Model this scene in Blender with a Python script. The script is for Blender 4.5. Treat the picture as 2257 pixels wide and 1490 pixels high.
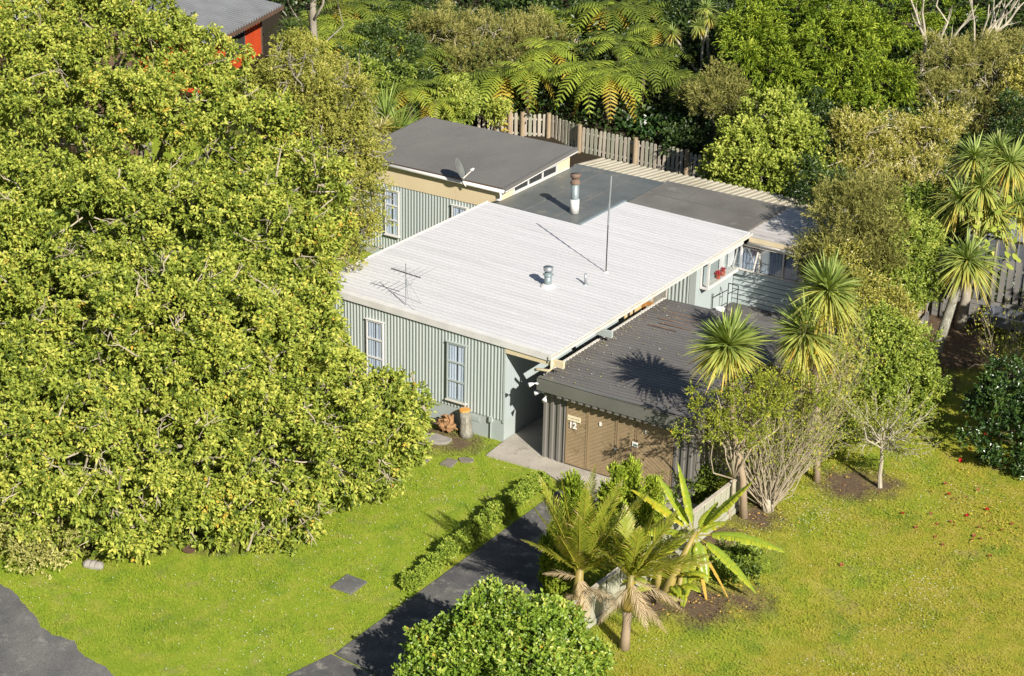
import bpy, math, random
import numpy as np
from mathutils import Vector, Matrix

for o in list(bpy.data.objects):
    bpy.data.objects.remove(o, do_unlink=True)
scene = bpy.context.scene
COL = scene.collection

# ------------------------------------------------------------------ camera
FOC, PW, PH = 4000.0, 2257.0, 1490.0
CAM = np.array([29.989, -46.907, 27.514])
yaw, pitch, roll = math.radians(-32.38), math.radians(23.03), math.radians(-1.36)
fwd = np.array([math.sin(yaw)*math.cos(pitch), math.cos(yaw)*math.cos(pitch), -math.sin(pitch)])
rgt0 = np.array([math.cos(yaw), -math.sin(yaw), 0.0])
dwn0 = np.cross(fwd, rgt0)
rgt = math.cos(roll)*rgt0 + math.sin(roll)*dwn0
dwn = -math.sin(roll)*rgt0 + math.cos(roll)*dwn0
cam_d = bpy.data.cameras.new('camera')
cam_o = bpy.data.objects.new('camera', cam_d)
COL.objects.link(cam_o)
cam_d.sensor_fit = 'HORIZONTAL'; cam_d.sensor_width = 36.0
cam_d.lens = FOC/PW*36.0
cam_d.clip_start = 0.5; cam_d.clip_end = 2000.0
cam_o.matrix_world = Matrix(((rgt[0], -dwn[0], -fwd[0], CAM[0]),
                             (rgt[1], -dwn[1], -fwd[1], CAM[1]),
                             (rgt[2], -dwn[2], -fwd[2], CAM[2]), (0, 0, 0, 1)))
scene.camera = cam_o

# ------------------------------------------------------------------ sky, sun, exposure
SUN_EL = math.radians(33.0)
SUN_H = np.array([0.866, -0.5])
world = bpy.data.worlds.new('World'); scene.world = world; world.use_nodes = True
wn = world.node_tree.nodes; wn.clear()
w_out = wn.new('ShaderNodeOutputWorld'); w_bg = wn.new('ShaderNodeBackground'); w_sky = wn.new('ShaderNodeTexSky')
w_sky.sky_type = 'NISHITA'; w_sky.sun_disc = False
w_sky.sun_elevation = SUN_EL; w_sky.sun_rotation = math.atan2(SUN_H[0], SUN_H[1])
w_bg.inputs['Strength'].default_value = 0.052
world.node_tree.links.new(w_sky.outputs[0], w_bg.inputs[0])
world.node_tree.links.new(w_bg.outputs[0], w_out.inputs[0])
sun_d = bpy.data.lights.new('sun', 'SUN'); sun_d.energy = 5.0; sun_d.angle = math.radians(0.5)
sun_d.color = (1.0, 0.94, 0.84)
sun_o = bpy.data.objects.new('sun', sun_d); COL.objects.link(sun_o)
sdir = Vector((SUN_H[0]*math.cos(SUN_EL), SUN_H[1]*math.cos(SUN_EL), math.sin(SUN_EL)))
sun_o.rotation_euler = (-sdir).to_track_quat('-Z', 'Y').to_euler()
sun_o.location = (60, -40, 50)
scene.view_settings.view_transform = 'Standard'
scene.view_settings.look = 'None'
scene.view_settings.exposure = 0.72
scene.view_settings.gamma = 1.0
scene.view_settings.use_curve_mapping = False
scene.render.engine = 'CYCLES'
scene.cycles.max_bounces = 6
scene.cycles.transparent_max_bounces = 8

# ------------------------------------------------------------------ measuring helpers
FH = np.array([math.sin(yaw), math.cos(yaw)])            # level view direction


def ray(px, py):
    a, b = (px-PW/2)/FOC, (py-PH/2)/FOC
    return fwd + a*rgt + b*dwn


def at_z(px, py, z=0.0):
    d = ray(px, py); return CAM + d*((z-CAM[2])/d[2])


def at_y(px, py, y):
    d = ray(px, py); return CAM + d*((y-CAM[1])/d[1])


def at_x(px, py, x):
    d = ray(px, py); return CAM + d*((x-CAM[0])/d[0])


def at_d(px, py, dep):
    """point on the sight line whose level depth beyond the house corner is dep"""
    d = ray(px, py); return CAM + d*((dep - CAM[:2] @ FH)/(d[:2] @ FH))


def mpp(p):
    """metres per photograph pixel at point p"""
    return float((np.asarray(p)-CAM) @ fwd)/FOC


def sstep(t):
    t = np.clip(t, 0, 1); return t*t*(3-2*t)


def h(x, y):
    """terrain height: level section, then the bush bank rising behind the house"""
    y = np.asarray(y, float); x = np.asarray(x, float)
    r = np.where(y < 30, 0.3*np.maximum(0, y-21.5), 2.55+0.17*(y-30))
    r = r*(1-0.85*sstep((-x-24.0)/8.0)*(1-sstep((y-42)/10.0)))
    return r*(1-0.85*sstep((x-1.0)/6.0)*(1-sstep((y-30)/15.0)))


def at_ground(px, py):
    d = ray(px, py); t = 20.0
    for _ in range(400):
        p = CAM + d*t
        g = p[2]-float(h(p[0], p[1]))
        if g < 0.01: break
        t += max(0.01, g*0.8)
    return CAM + d*t


RS = np.random.RandomState(7)

# ------------------------------------------------------------------ object helpers
ORG = {}


def link(name, me, m=None, parent=None, org=None):
    o = bpy.data.objects.new(name, me); COL.objects.link(o)
    if m is not None and me is not None: me.materials.append(m)
    if parent is not None:
        o.parent = parent; ORG[o.name] = ORG[parent.name]
    else:
        ORG[o.name] = np.zeros(3) if org is None else np.asarray(org, float)
        o.location = tuple(ORG[o.name])
    return o


def tag(o, label=None, cat=None, group=None, kind=None):
    if label: o['label'] = label
    if cat: o['category'] = cat
    if group: o['group'] = group
    if kind: o['kind'] = kind
    return o


def thing(name, label, cat, loc, group=None):
    o = link(name, None, org=loc)
    o.empty_display_size = 0.2
    return tag(o, label, cat, group)


def copy_part(src, parent, name=None):
    c = src.copy(); COL.objects.link(c); c.parent = parent
    if name: c.name = name
    ORG[c.name] = ORG[parent.name]
    return c


class MB:
    """collects vertices and faces in world space; build() links ONE mesh object"""
    def __init__(s): s.v = []; s.f = []

    def add(s, vs, fs):
        n = len(s.v); s.v.extend([tuple(map(float, p)) for p in vs]); s.f.extend([tuple(i+n for i in f) for f in fs]); return s

    def hexa(s, p):      # p: 4 bottom ccw + 4 top ccw
        return s.add(p, [(3, 2, 1, 0), (4, 5, 6, 7), (0, 1, 5, 4), (1, 2, 6, 5), (2, 3, 7, 6), (3, 0, 4, 7)])

    def box(s, x0, x1, y0, y1, z0, z1):
        x0, x1 = min(x0, x1), max(x0, x1); y0, y1 = min(y0, y1), max(y0, y1); z0, z1 = min(z0, z1), max(z0, z1)
        return s.hexa([(x0, y0, z0), (x1, y0, z0), (x1, y1, z0), (x0, y1, z0), (x0, y0, z1), (x1, y0, z1), (x1, y1, z1), (x0, y1, z1)])

    def bar(s, a, b, w, t, up=(0, 0, 1)):
        """square bar from a to b, width w sideways, thickness t along up"""
        a, b = np.asarray(a, float), np.asarray(b, float); d = (b-a)/np.linalg.norm(b-a)
        side = np.cross(d, up); n = np.linalg.norm(side)
        side = np.array([1., 0, 0]) if n < 1e-6 else side/n
        u = np.cross(side, d)
        q = [(-1, -1), (1, -1), (1, 1), (-1, 1)]
        p = [a+side*w/2*i+u*t/2*j for i, j in q] + [b+side*w/2*i+u*t/2*j for i, j in q]
        return s.add(p, [(0, 1, 2, 3)[::-1], (4, 5, 6, 7), (0, 1, 5, 4), (1, 2, 6, 5), (2, 3, 7, 6), (3, 0, 4, 7)])

    def tube(s, pts, rad, n=8, cap=True):
        pts = [np.asarray(p, float) for p in pts]
        rad = [rad]*len(pts) if np.isscalar(rad) else rad
        rings = []; base = len(s.v); ref = None
        for i, p in enumerate(pts):
            d = pts[min(i+1, len(pts)-1)]-pts[max(i-1, 0)]; d = d/(np.linalg.norm(d)+1e-9)
            if ref is None:
                ref = np.cross(d, (0.31, 0.95, 0.02) if abs(d[1]) < 0.9 else (1, 0, 0))
            ref = ref - d*(ref @ d); ref /= np.linalg.norm(ref)+1e-9
            q = np.cross(d, ref)
            for k in range(n):
                a = 2*math.pi*k/n
                s.v.append(tuple(p+rad[i]*(math.cos(a)*ref+math.sin(a)*q)))
        for i in range(len(pts)-1):
            for k in range(n):
                a = base+i*n+k; b = base+i*n+(k+1) % n
                s.f.append((a, b, b+n, a+n))
        if cap:
            s.f.append(tuple(base+k for k in range(n))[::-1])
            s.f.append(tuple(base+(len(pts)-1)*n+k for k in range(n)))
        return s

    def corr(s, o, u, v, ulen, vlen, pitch, dep, nrm, prof=((0, 0), (.3, 0), (.42, 1), (.7, 1), (.82, 0))):
        """ribbed sheet: profile across u, ribs run along v, ribs stand proud along nrm"""
        o, u, v, nrm = [np.asarray(t, float) for t in (o, u, v, nrm)]
        st = []
        k = 0
        while k*pitch < ulen:
            for a, b in prof:
                t = (k+a)*pitch
                if t <= ulen: st.append((t, b*dep))
            k += 1
        st.append((ulen, 0))
        b0 = len(s.v)
        for t, e in st:
            p = o+u*t+nrm*e
            s.v.append(tuple(p)); s.v.append(tuple(p+v*vlen))
        flip = np.cross(u, v) @ nrm < 0
        for i in range(len(st)-1):
            q = (b0+2*i, b0+2*i+2, b0+2*i+3, b0+2*i+1)
            s.f.append(q[::-1] if flip else q)
        return s

    def build(s, name, m, parent=None, smooth=False, org=None, bevel=0.0):
        o0 = ORG[parent.name] if parent is not None else (np.zeros(3) if org is None else np.asarray(org, float))
        me = bpy.data.meshes.new(name)
        v = np.asarray(s.v, float)-o0
        me.from_pydata(v.tolist(), [], s.f)
        if smooth: me.polygons.foreach_set('use_smooth', [True]*len(me.polygons))
        me.update()
        ob = link(name, me, m, parent, org)
        if bevel:
            b = ob.modifiers.new('bevel', 'BEVEL'); b.width = bevel; b.segments = 2; b.limit_method = 'ANGLE'
        return ob


def fast_mesh(name, verts, faces, m, parent=None, tone=None, org=None, smooth=False):
    """numpy mesh, faces (n,3) or (n,4), with an optional per-face tone attribute"""
    o0 = ORG[parent.name] if parent is not None else (np.zeros(3) if org is None else np.asarray(org, float))
    me = bpy.data.meshes.new(name)
    v = (verts-o0).astype(np.float32); k = faces.shape[1]
    me.vertices.add(len(v)); me.vertices.foreach_set('co', v.ravel())
    me.loops.add(faces.size); me.loops.foreach_set('vertex_index', faces.astype(np.int32).ravel())
    me.polygons.add(len(faces)); me.polygons.foreach_set('loop_start', np.arange(0, faces.size, k, dtype=np.int32))
    if smooth: me.polygons.foreach_set('use_smooth', np.ones(len(faces), bool))
    me.update(calc_edges=True)
    if tone is not None:
        a = me.attributes.new('tone', 'FLOAT', 'FACE'); a.data.foreach_set('value', tone.astype(np.float32))
    return link(name, me, m, parent, org)


# ------------------------------------------------------------------ materials
def nt(name):
    m = bpy.data.materials.new(name); m.use_nodes = True
    t = m.node_tree; t.nodes.clear()
    out = t.nodes.new('ShaderNodeOutputMaterial')
    return m, t, out


def L(t, a, b): t.links.new(a, b)


def coords(t, scale=(1, 1, 1), rot=(0, 0, 0), world_pos=True):
    if world_pos:
        g = t.nodes.new('ShaderNodeNewGeometry'); src = g.outputs['Position']
    else:
        g = t.nodes.new('ShaderNodeTexCoord'); src = g.outputs['Object']
    mp = t.nodes.new('ShaderNodeMapping'); mp.inputs['Scale'].default_value = scale; mp.inputs['Rotation'].default_value = rot
    L(t, src, mp.inputs['Vector']); return mp.outputs[0]


def noise(t, vec, scale, detail=4, rough=.55):
    n = t.nodes.new('ShaderNodeTexNoise'); n.inputs['Scale'].default_value = scale
    n.inputs['Detail'].default_value = detail; n.inputs['Roughness'].default_value = rough
    L(t, vec, n.inputs['Vector']); return n.outputs['Fac']


def ramp(t, fac, stops):
    r = t.nodes.new('ShaderNodeValToRGB'); e = r.color_ramp.elements
    while len(e) < len(stops): e.new(0.5)
    for i, (p, c) in enumerate(stops):
        e[i].position = p; e[i].color = (*c, 1) if len(c) == 3 else c
    L(t, fac, r.inputs[0]); return r.outputs[0]


def mix(t, fac, a, b, mode='MIX'):
    n = t.nodes.new('ShaderNodeMix'); n.data_type = 'RGBA'; n.blend_type = mode
    for sock, val in ((n.inputs[0], fac), (n.inputs[6], a), (n.inputs[7], b)):
        if hasattr(val, 'is_linked') or hasattr(val, 'links'): L(t, val, sock)
        elif isinstance(val, tuple): sock.default_value = (*val, 1)
        else: sock.default_value = val
    return n.outputs[2]


def mrange(t, v, a, b, c=0.0, d=1.0):
    n = t.nodes.new('ShaderNodeMapRange'); n.inputs[1].default_value = a; n.inputs[2].default_value = b
    n.inputs[3].default_value = c; n.inputs[4].default_value = d
    L(t, v, n.inputs[0]); return n.outputs[0]


def mth(t, op, a, b=None):
    n = t.nodes.new('ShaderNodeMath'); n.operation = op
    for i, v in enumerate((a, b)):
        if v is None: continue
        if isinstance(v, (int, float)): n.inputs[i].default_value = v
        else: L(t, v, n.inputs[i])
    return n.outputs[0]


def principled(t, out, col, rough=.6, metal=0.0, spec=.5, bump=None, bstr=.3, bdist=.02):
    p = t.nodes.new('ShaderNodeBsdfPrincipled')
    if isinstance(col, tuple): p.inputs['Base Color'].default_value = (*col, 1)
    else: L(t, col, p.inputs['Base Color'])
    if isinstance(rough, (int, float)): p.inputs['Roughness'].default_value = rough
    else: L(t, rough, p.inputs['Roughness'])
    p.inputs['Metallic'].default_value = metal
    p.inputs['Specular IOR Level'].default_value = spec
    if bump is not None:
        b = t.nodes.new('ShaderNodeBump'); b.inputs['Strength'].default_value = bstr; b.inputs['Distance'].default_value = bdist
        L(t, bump, b.inputs['Height']); L(t, b.outputs[0], p.inputs['Normal'])
    L(t, p.outputs[0], out.inputs[0]); return p


def surf(name, c1, c2, scale=1.0, stretch=(1, 1, 1), rough=.6, metal=0.0, spec=.4, fine=.0, lo=.35, hi=.65, bump=0.0, bscale=60, third=None):
    """two-tone worn surface: broad noise between c1 and c2, fine speckle, optional third stain colour"""
    m, t, out = nt(name)
    v = coords(t, stretch)
    n = noise(t, v, scale, 6, .6)
    col = ramp(t, n, [(lo, c1), (hi, c2)])
    if third:
        n3 = noise(t, coords(t, stretch), scale*2.3, 5, .7)
        col = mix(t, mrange(t, n3, third[1], third[1]+.12), col, third[0])
    if fine:
        nf = noise(t, coords(t), bscale, 2, .7)
        col = mix(t, fine, col, ramp(t, nf, [(.3, (.0, .0, .0)), (.7, (1, 1, 1))]), 'OVERLAY')
    bn = noise(t, coords(t), bscale, 3, .6) if bump else None
    principled(t, out, col, rough, metal, spec, bn, bump)
    return m


def leaf_mat(name, stops, trans=.35, rough=.45, spec=.4, patch=.25, pscale=.5):
    """leaf colour from the per-leaf tone, drifting a little between clumps"""
    m, t, out = nt(name)
    a = t.nodes.new('ShaderNodeAttribute'); a.attribute_name = 'tone'
    n = noise(t, coords(t), pscale, 3)
    f = mth(t, 'ADD', a.outputs['Fac'], mth(t, 'MULTIPLY', mth(t, 'SUBTRACT', n, .5), patch*2))
    col = ramp(t, f, stops)
    p = t.nodes.new('ShaderNodeBsdfPrincipled'); L(t, col, p.inputs['Base Color'])
    p.inputs['Roughness'].default_value = rough; p.inputs['Specular IOR Level'].default_value = spec
    tr = t.nodes.new('ShaderNodeBsdfTranslucent')
    L(t, mix(t, 1.0, col, (1.0, 1.0, .5), 'MULTIPLY'), tr.inputs['Color'])
    ms = t.nodes.new('ShaderNodeMixShader'); ms.inputs[0].default_value = trans
    L(t, p.outputs[0], ms.inputs[1]); L(t, tr.outputs[0], ms.inputs[2]); L(t, ms.outputs[0], out.inputs[0])
    return m


def glass_mat(name, tint=(.75, .82, .85), fac=.3):
    m, t, out = nt(name)
    tr = t.nodes.new('ShaderNodeBsdfTransparent'); tr.inputs[0].default_value = (*tint, 1)
    g = t.nodes.new('ShaderNodeBsdfGlossy'); g.inputs['Roughness'].default_value = .03
    lw = t.nodes.new('ShaderNodeLayerWeight')
    ms = t.nodes.new('ShaderNodeMixShader')
    L(t, mth(t, 'ADD', mth(t, 'MULTIPLY', mth(t, 'POWER', lw.outputs['Facing'], 4.0), .6), fac*.2), ms.inputs[0])
    L(t, tr.outputs[0], ms.inputs[1]); L(t, g.outputs[0], ms.inputs[2]); L(t, ms.outputs[0], out.inputs[0])
    return m


# bare-soil spots in the lawn: x, y, radius
SOIL = [(11.0, 4.0, .95), (11.8, 4.5, .6), (10.3, -5.6, .95), (11.4, -4.6, .55), (9.2, -6.4, .7), (-2.1, -1.2, .9), (-1.2, -.9, .6),
        (-3.4, -10.8, .6), (-5.2, -11.9, .7), (-6.8, -12.9, .8), (9.0, 17.0, 2.6), (8.3, 19.0, 1.8), (9.4, .2, .7), (8.9, -1.6, .7), (9.8, 13.2, 1.3)]


def lawn_mat():
    m, t, out = nt('lawn_grass')
    pos = t.nodes.new('ShaderNodeNewGeometry').outputs['Position']
    sx = t.nodes.new('ShaderNodeSeparateXYZ'); L(t, pos, sx.inputs[0])
    v = coords(t)
    broad = noise(t, v, .35, 5, .6)
    mid = noise(t, v, 1.7, 5, .65)
    fine = noise(t, v, 16, 4, .7)
    vfine = noise(t, v, 70, 2, .7)
    # greener lawn in front of the house, drier mossy lawn on the right
    dry = mrange(t, mth(t, 'ADD', mth(t, 'MULTIPLY', sx.outputs[0], .06), mth(t, 'MULTIPLY', mth(t, 'SUBTRACT', broad, .5), 2.0)), .25, .95)
    lush = ramp(t, mid, [(.25, (.165, .265, .018)), (.5, (.24, .31, .028)), (.75, (.33, .34, .055))])
    dryc = ramp(t, mid, [(.25, (.20, .255, .02)), (.5, (.305, .29, .034)), (.75, (.38, .32, .07))])
    col = mix(t, dry, lush, dryc)
    worn = mrange(t, noise(t, v, .8, 7, .72), .55, .72)
    col = mix(t, mth(t, 'MULTIPLY', worn, .6), col, (.31, .25, .12))
    deep = mrange(t, noise(t, coords(t, (1.1, .8, 1)), .7, 5, .6), .54, .68)
    col = mix(t, mth(t, 'MULTIPLY', deep, .55), col, (.11, .20, .022))
    sp = ramp(t, mth(t, 'ADD', mth(t, 'MULTIPLY', fine, .5), mth(t, 'MULTIPLY', vfine, .5)), [(.33, (.42, .44, .40)), (.5, (1, 1, 1)), (.68, (1.35, 1.3, 1.15))])
    col = mix(t, .8, col, sp, 'MULTIPLY')
    soil = ramp(t, fine, [(.3, (.07, .048, .03)), (.6, (.15, .105, .068)), (.8, (.26, .20, .13))])
    acc = None
    for x, y, r in SOIL:
        dn = t.nodes.new('ShaderNodeVectorMath'); dn.operation = 'DISTANCE'
        L(t, pos, dn.inputs[0]); dn.inputs[1].default_value = (x, y, 0)
        f = mth(t, 'SUBTRACT', r*1.0, mth(t, 'ADD', dn.outputs['Value'], mth(t, 'MULTIPLY', mth(t, 'SUBTRACT', mth(t, 'ADD', mth(t, 'MULTIPLY', mid, .6), mth(t, 'MULTIPLY', fine, .4)), .5), 3.0)))
        f = mrange(t, f, -.55, .35)
        acc = f if acc is None else mth(t, 'MAXIMUM', acc, f)
    # bush floor behind the house
    bank = mrange(t, mth(t, 'ADD', sx.outputs[1], mth(t, 'MULTIPLY', mid, 2)), 22, 24)
    acc = mth(t, 'MAXIMUM', acc, bank)
    soil = mix(t, bank, soil, (.035, .027, .017))
    col = mix(t, acc, col, soil)
    principled(t, out, col, .8, 0, .15, mth(t, 'ADD', fine, mth(t, 'MULTIPLY', vfine, .6)), .55, .05)
    return m


M = {}
M['lawn'] = lawn_mat()
M['asphalt'] = surf('asphalt', (.10, .10, .10), (.155, .15, .142), .8, rough=.9, spec=.2, fine=.45, bump=.3, bscale=45, third=((.22, .21, .19), .57))
M['drive'] = surf('old_dark_concrete', (.07, .07, .073), (.125, .12, .112), .9, rough=.85, spec=.25, fine=.45, bump=.3, bscale=40, third=((.22, .205, .18), .54))
M['concrete'] = surf('worn_concrete', (.30, .275, .235), (.40, .365, .31), .7, rough=.85, spec=.2, fine=.3, bump=.15, bscale=40, third=((.22, .20, .17), .58))
M['white_roof'] = surf('white_painted_roofing', (.555, .552, .562), (.475, .472, .48), .8, (0.16, 2.2, 1), rough=.6, spec=.3, lo=.4, hi=.75, third=((.33, .325, .315), .62), fine=.15, bscale=22)
M['white'] = surf('white_paint', (.63, .62, .60), (.55, .54, .52), 2, rough=.5, third=((.55, .53, .48), .68))
M['offwhite'] = surf('weathered_white_paint', (.62, .595, .55), (.52, .49, .43), 3, rough=.6, third=((.40, .34, .25), .66))
M['sage'] = surf('sage_painted_steel', (.345, .39, .375), (.385, .425, .405), .6, (1, 1, .3), rough=.5, spec=.4, third=((.35, .39, .36), .66))
M['sage_base'] = surf('sage_painted_base_board', (.33, .375, .365), (.37, .41, .395), .5, rough=.6, third=((.33, .36, .32), .66))
M['sage_side'] = surf('sage_painted_grooved_board', (.33, .38, .385), (.37, .42, .42), .5, (1, 1, .3), rough=.6)
M['beige'] = surf('beige_painted_board', (.60, .49, .31), (.66, .545, .355), .5, (1, 1, .4), rough=.6, third=((.52, .42, .27), .68))
M['cream_beam'] = surf('cream_painted_timber', (.62, .53, .36), (.56, .47, .30), 2, rough=.6)
M['grey_roof'] = surf('charcoal_roofing', (.115, .11, .105), (.15, .143, .132), .35, (1, .5, 1), rough=.5, spec=.4, third=((.10, .095, .09), .62))
M['flat_green'] = surf('grey_green_roof_membrane', (.095, .105, .102), (.14, .148, .14), .55, rough=.45, spec=.4, third=((.20, .185, .145), .60), fine=.1, bscale=12)
M['flat_brown'] = surf('brown_grey_roof_membrane', (.125, .115, .10), (.17, .158, .14), .5, rough=.5, spec=.4, third=((.21, .195, .175), .58), fine=.1, bscale=12)
M['flat_pale'] = surf('pale_weathered_steel_roof', (.46, .44, .42), (.34, .32, .305), .7, (.6, 1.5, 1), rough=.55, spec=.4, third=((.20, .18, .165), .60))
M['pale_ribs'] = surf('pale_tan_ribbed_roofing', (.40, .37, .29), (.32, .29, .22), .8, rough=.6, third=((.22, .19, .14), .60))
M['garage_roof'] = surf('dark_brown_ribbed_roofing', (.10, .094, .09), (.14, .132, .125), .5, (.3, 1.5, 1), rough=.45, spec=.45, third=((.175, .16, .14), .6), fine=.12, bscale=25)
M['garage_wall'] = surf('dark_taupe_ribbed_steel', (.135, .125, .112), (.165, .155, .14), .8, (1, 1, .3), rough=.45, spec=.4)
M['fascia_dark'] = surf('dark_olive_flashing', (.115, .118, .105), (.15, .148, .128), .6, rough=.4, spec=.5, third=((.22, .20, .13), .66))
M['door_board'] = surf('brown_stained_door_board', (.27, .20, .115), (.34, .255, .15), 1.2, rough=.6, spec=.3, third=((.17, .115, .065), .58), fine=.15, bscale=30)
M['door_rail'] = surf('brown_stained_door_batten', (.29, .21, .12), (.23, .165, .095), 1.5, (1, 1, .3), rough=.6)
M['timber'] = surf('grey_weathered_timber', (.50, .45, .37), (.38, .335, .27), 2.5, (1, 1, .35), rough=.8, spec=.2, fine=.2, bscale=40, third=((.20, .17, .13), .64))
M['timber_mid'] = surf('tan_weathered_timber', (.36, .28, .18), (.27, .205, .135), 2.5, (1, 1, .35), rough=.8, spec=.2, fine=.2, bscale=40)
M['timber_green'] = surf('greenish_grey_old_paling', (.40, .39, .30), (.30, .30, .23), 2.0, (1, 1, .25), rough=.8, spec=.2, fine=.15, bscale=40, third=((.19, .19, .12), .60))
M['timber_dark'] = surf('dark_grey_paling', (.15, .145, .135), (.20, .19, .18), 2.0, (1, 1, .3), rough=.8, spec=.2)
M['lattice'] = surf('brown_grey_lattice_lath', (.24, .22, .18), (.18, .165, .14), 3, rough=.8)
M['steel'] = surf('galvanised_steel', (.38, .41, .43), (.27, .29, .31), 2.5, rough=.4, metal=.5, third=((.17, .12, .08), .68))
M['steel_green'] = surf('painted_blue_grey_steel', (.20, .25, .265), (.25, .30, .31), 3, rough=.4, metal=.3)
M['rust'] = surf('rusted_steel', (.16, .10, .07), (.23, .17, .13), 4, rough=.8, metal=.2)
M['metal_dark'] = surf('dark_metal', (.035, .034, .033), (.06, .058, .055), 3, rough=.5, metal=.4)
M['dish'] = surf('grey_dish_enamel', (.12, .13, .125), (.16, .165, .155), 3, rough=.45)
M['curtain'] = surf('blue_grey_net_curtain', (.68, .72, .82), (.55, .60, .70), 1.2, (2, 2, .25), rough=.9, spec=.1)
M['dark_in'] = surf('dark_room_interior', (.035, .034, .034), (.055, .052, .05), 1, rough=.9, spec=.1)
M['glass'] = glass_mat('window_glass', (.95, .97, .98))
M['glass_blue'] = glass_mat('porch_glass', (.92, .95, .98), 1.1)
M['red_paint'] = surf('red_painted_weatherboard', (.56, .075, .02), (.48, .06, .018), 1, rough=.5)
M['grey_iron'] = surf('grey_corrugated_iron', (.42, .43, .45), (.34, .35, .37), .6, rough=.45, metal=.3)
M['brown_trim'] = surf('brown_painted_trim', (.14, .085, .06), (.10, .065, .045), 2, rough=.5)
M['bark_grey'] = surf('grey_bark', (.30, .27, .22), (.20, .175, .14), 4, (1, 1, .3), rough=.9, spec=.1, bump=.6, bscale=25, third=((.42, .42, .36), .6))
M['bark_pale'] = surf('pale_lichened_bark', (.46, .42, .33), (.34, .30, .23), 5, (1, 1, .4), rough=.9, spec=.1, bump=.4, bscale=30)
M['bark_brown'] = surf('brown_fibrous_trunk', (.135, .10, .07), (.085, .062, .043), 5, (1, 1, .5), rough=.95, spec=.1, bump=.8, bscale=30)
M['bark_lichen'] = surf('lichen_mottled_trunk', (.29, .28, .23), (.16, .145, .115), 6, (1, 1, .6), rough=.9, spec=.1, bump=.6, bscale=25, third=((.44, .45, .40), .56))
M['palm_trunk'] = surf('ringed_palm_trunk', (.34, .26, .18), (.27, .205, .14), 2, (.5, .5, 14), rough=.8, spec=.2)
M['crownshaft'] = surf('ochre_palm_crownshaft', (.27, .20, .05), (.16, .14, .04), 2.5, (1, 1, .6), rough=.5, third=((.36, .22, .05), .58))
M['stump_wood'] = surf('cut_orange_wood', (.60, .31, .075), (.48, .24, .06), 8, rough=.8)
M['root_wood'] = surf('torn_brown_wood', (.34, .19, .085), (.22, .12, .055), 6, rough=.9, bump=.6, bscale=25)
M['stone'] = surf('mossy_grey_stone', (.22, .205, .185), (.30, .28, .25), 3, rough=.9, bump=.4, bscale=20, third=((.16, .16, .09), .6))
M['slab_brown'] = surf('brown_grey_paver', (.20, .175, .145), (.15, .132, .11), 3, rough=.9, fine=.2)
M['plastic_white'] = surf('white_plastic', (.72, .73, .72), (.66, .67, .66), 2, rough=.4)
M['plastic_grey'] = surf('grey_plastic', (.11, .12, .14), (.15, .16, .18), 2, rough=.4)
M['sign_cream'] = surf('cream_sign_plate', (.78, .70, .50), (.72, .63, .43), 6, rough=.5)
M['sign_ink'] = surf('faded_sign_ink', (.35, .30, .17), (.28, .25, .15), 6, rough=.6)
M['sign_white'] = surf('white_sign_enamel', (.82, .80, .76), (.80, .78, .74), 6, rough=.4)
M['green_ink'] = surf('green_sign_ink', (.20, .36, .28), (.25, .40, .32), 6, rough=.5)
M['terracotta'] = surf('terracotta_red', (.52, .12, .05), (.44, .10, .045), 3, rough=.6)
M['orange_box'] = surf('orange_stained_ply', (.50, .24, .07), (.42, .19, .055), 3, rough=.7)
M['ply'] = surf('pale_ply_board', (.58, .46, .25), (.50, .38, .19), 3, rough=.7)
M['petal_red'] = surf('red_petal', (.52, .012, .02), (.42, .01, .018), 20, rough=.5)
M['petal_faded'] = surf('faded_rust_petal', (.34, .10, .045), (.26, .075, .035), 20, rough=.7)
M['petal_white'] = surf('white_petal', (.82, .82, .76), (.78, .78, .70), 20, rough=.6)
#VEGMATS

# ================================================================== SETTING
def struct(o): return tag(o, kind='structure')


def axis(lo, hi, fine_lo, fine_hi, step):
    a = list(np.arange(fine_lo, fine_hi+.01, step))
    s, x = step, fine_hi
    while x < hi: s *= 1.35; x += s; a.append(x)
    s, x = step, fine_lo
    while x > lo: s *= 1.35; x -= s; a.insert(0, x)
    return np.array(a)


gx, gy = axis(-900, 900, -48, 26, 1.0), axis(-900, 900, -26, 70, 1.0)
GX, GY = np.meshgrid(gx, gy)
GZ = h(GX, np.minimum(GY, 120)) + (0.03*np.sin(GX*.9+1)*np.sin(GY*.7)-.03)*((GX < -.5) | (GX > 8.9))
keep = (GX > -9) & (GX < 9) & (GY > -2) & (GY < 19)
GZ = np.where(keep & (GY < 19), np.minimum(GZ, 0) - .02, GZ)
gv = np.stack([GX.ravel(), GY.ravel(), GZ.ravel()], 1)
nx, ny = len(gx), len(gy)
ii = (np.arange(ny-1)[:, None]*nx + np.arange(nx-1)[None]).ravel()
struct(fast_mesh('ground', gv, np.stack([ii, ii+1, ii+nx+1, ii+nx], 1), M['lawn'], smooth=True))

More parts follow.
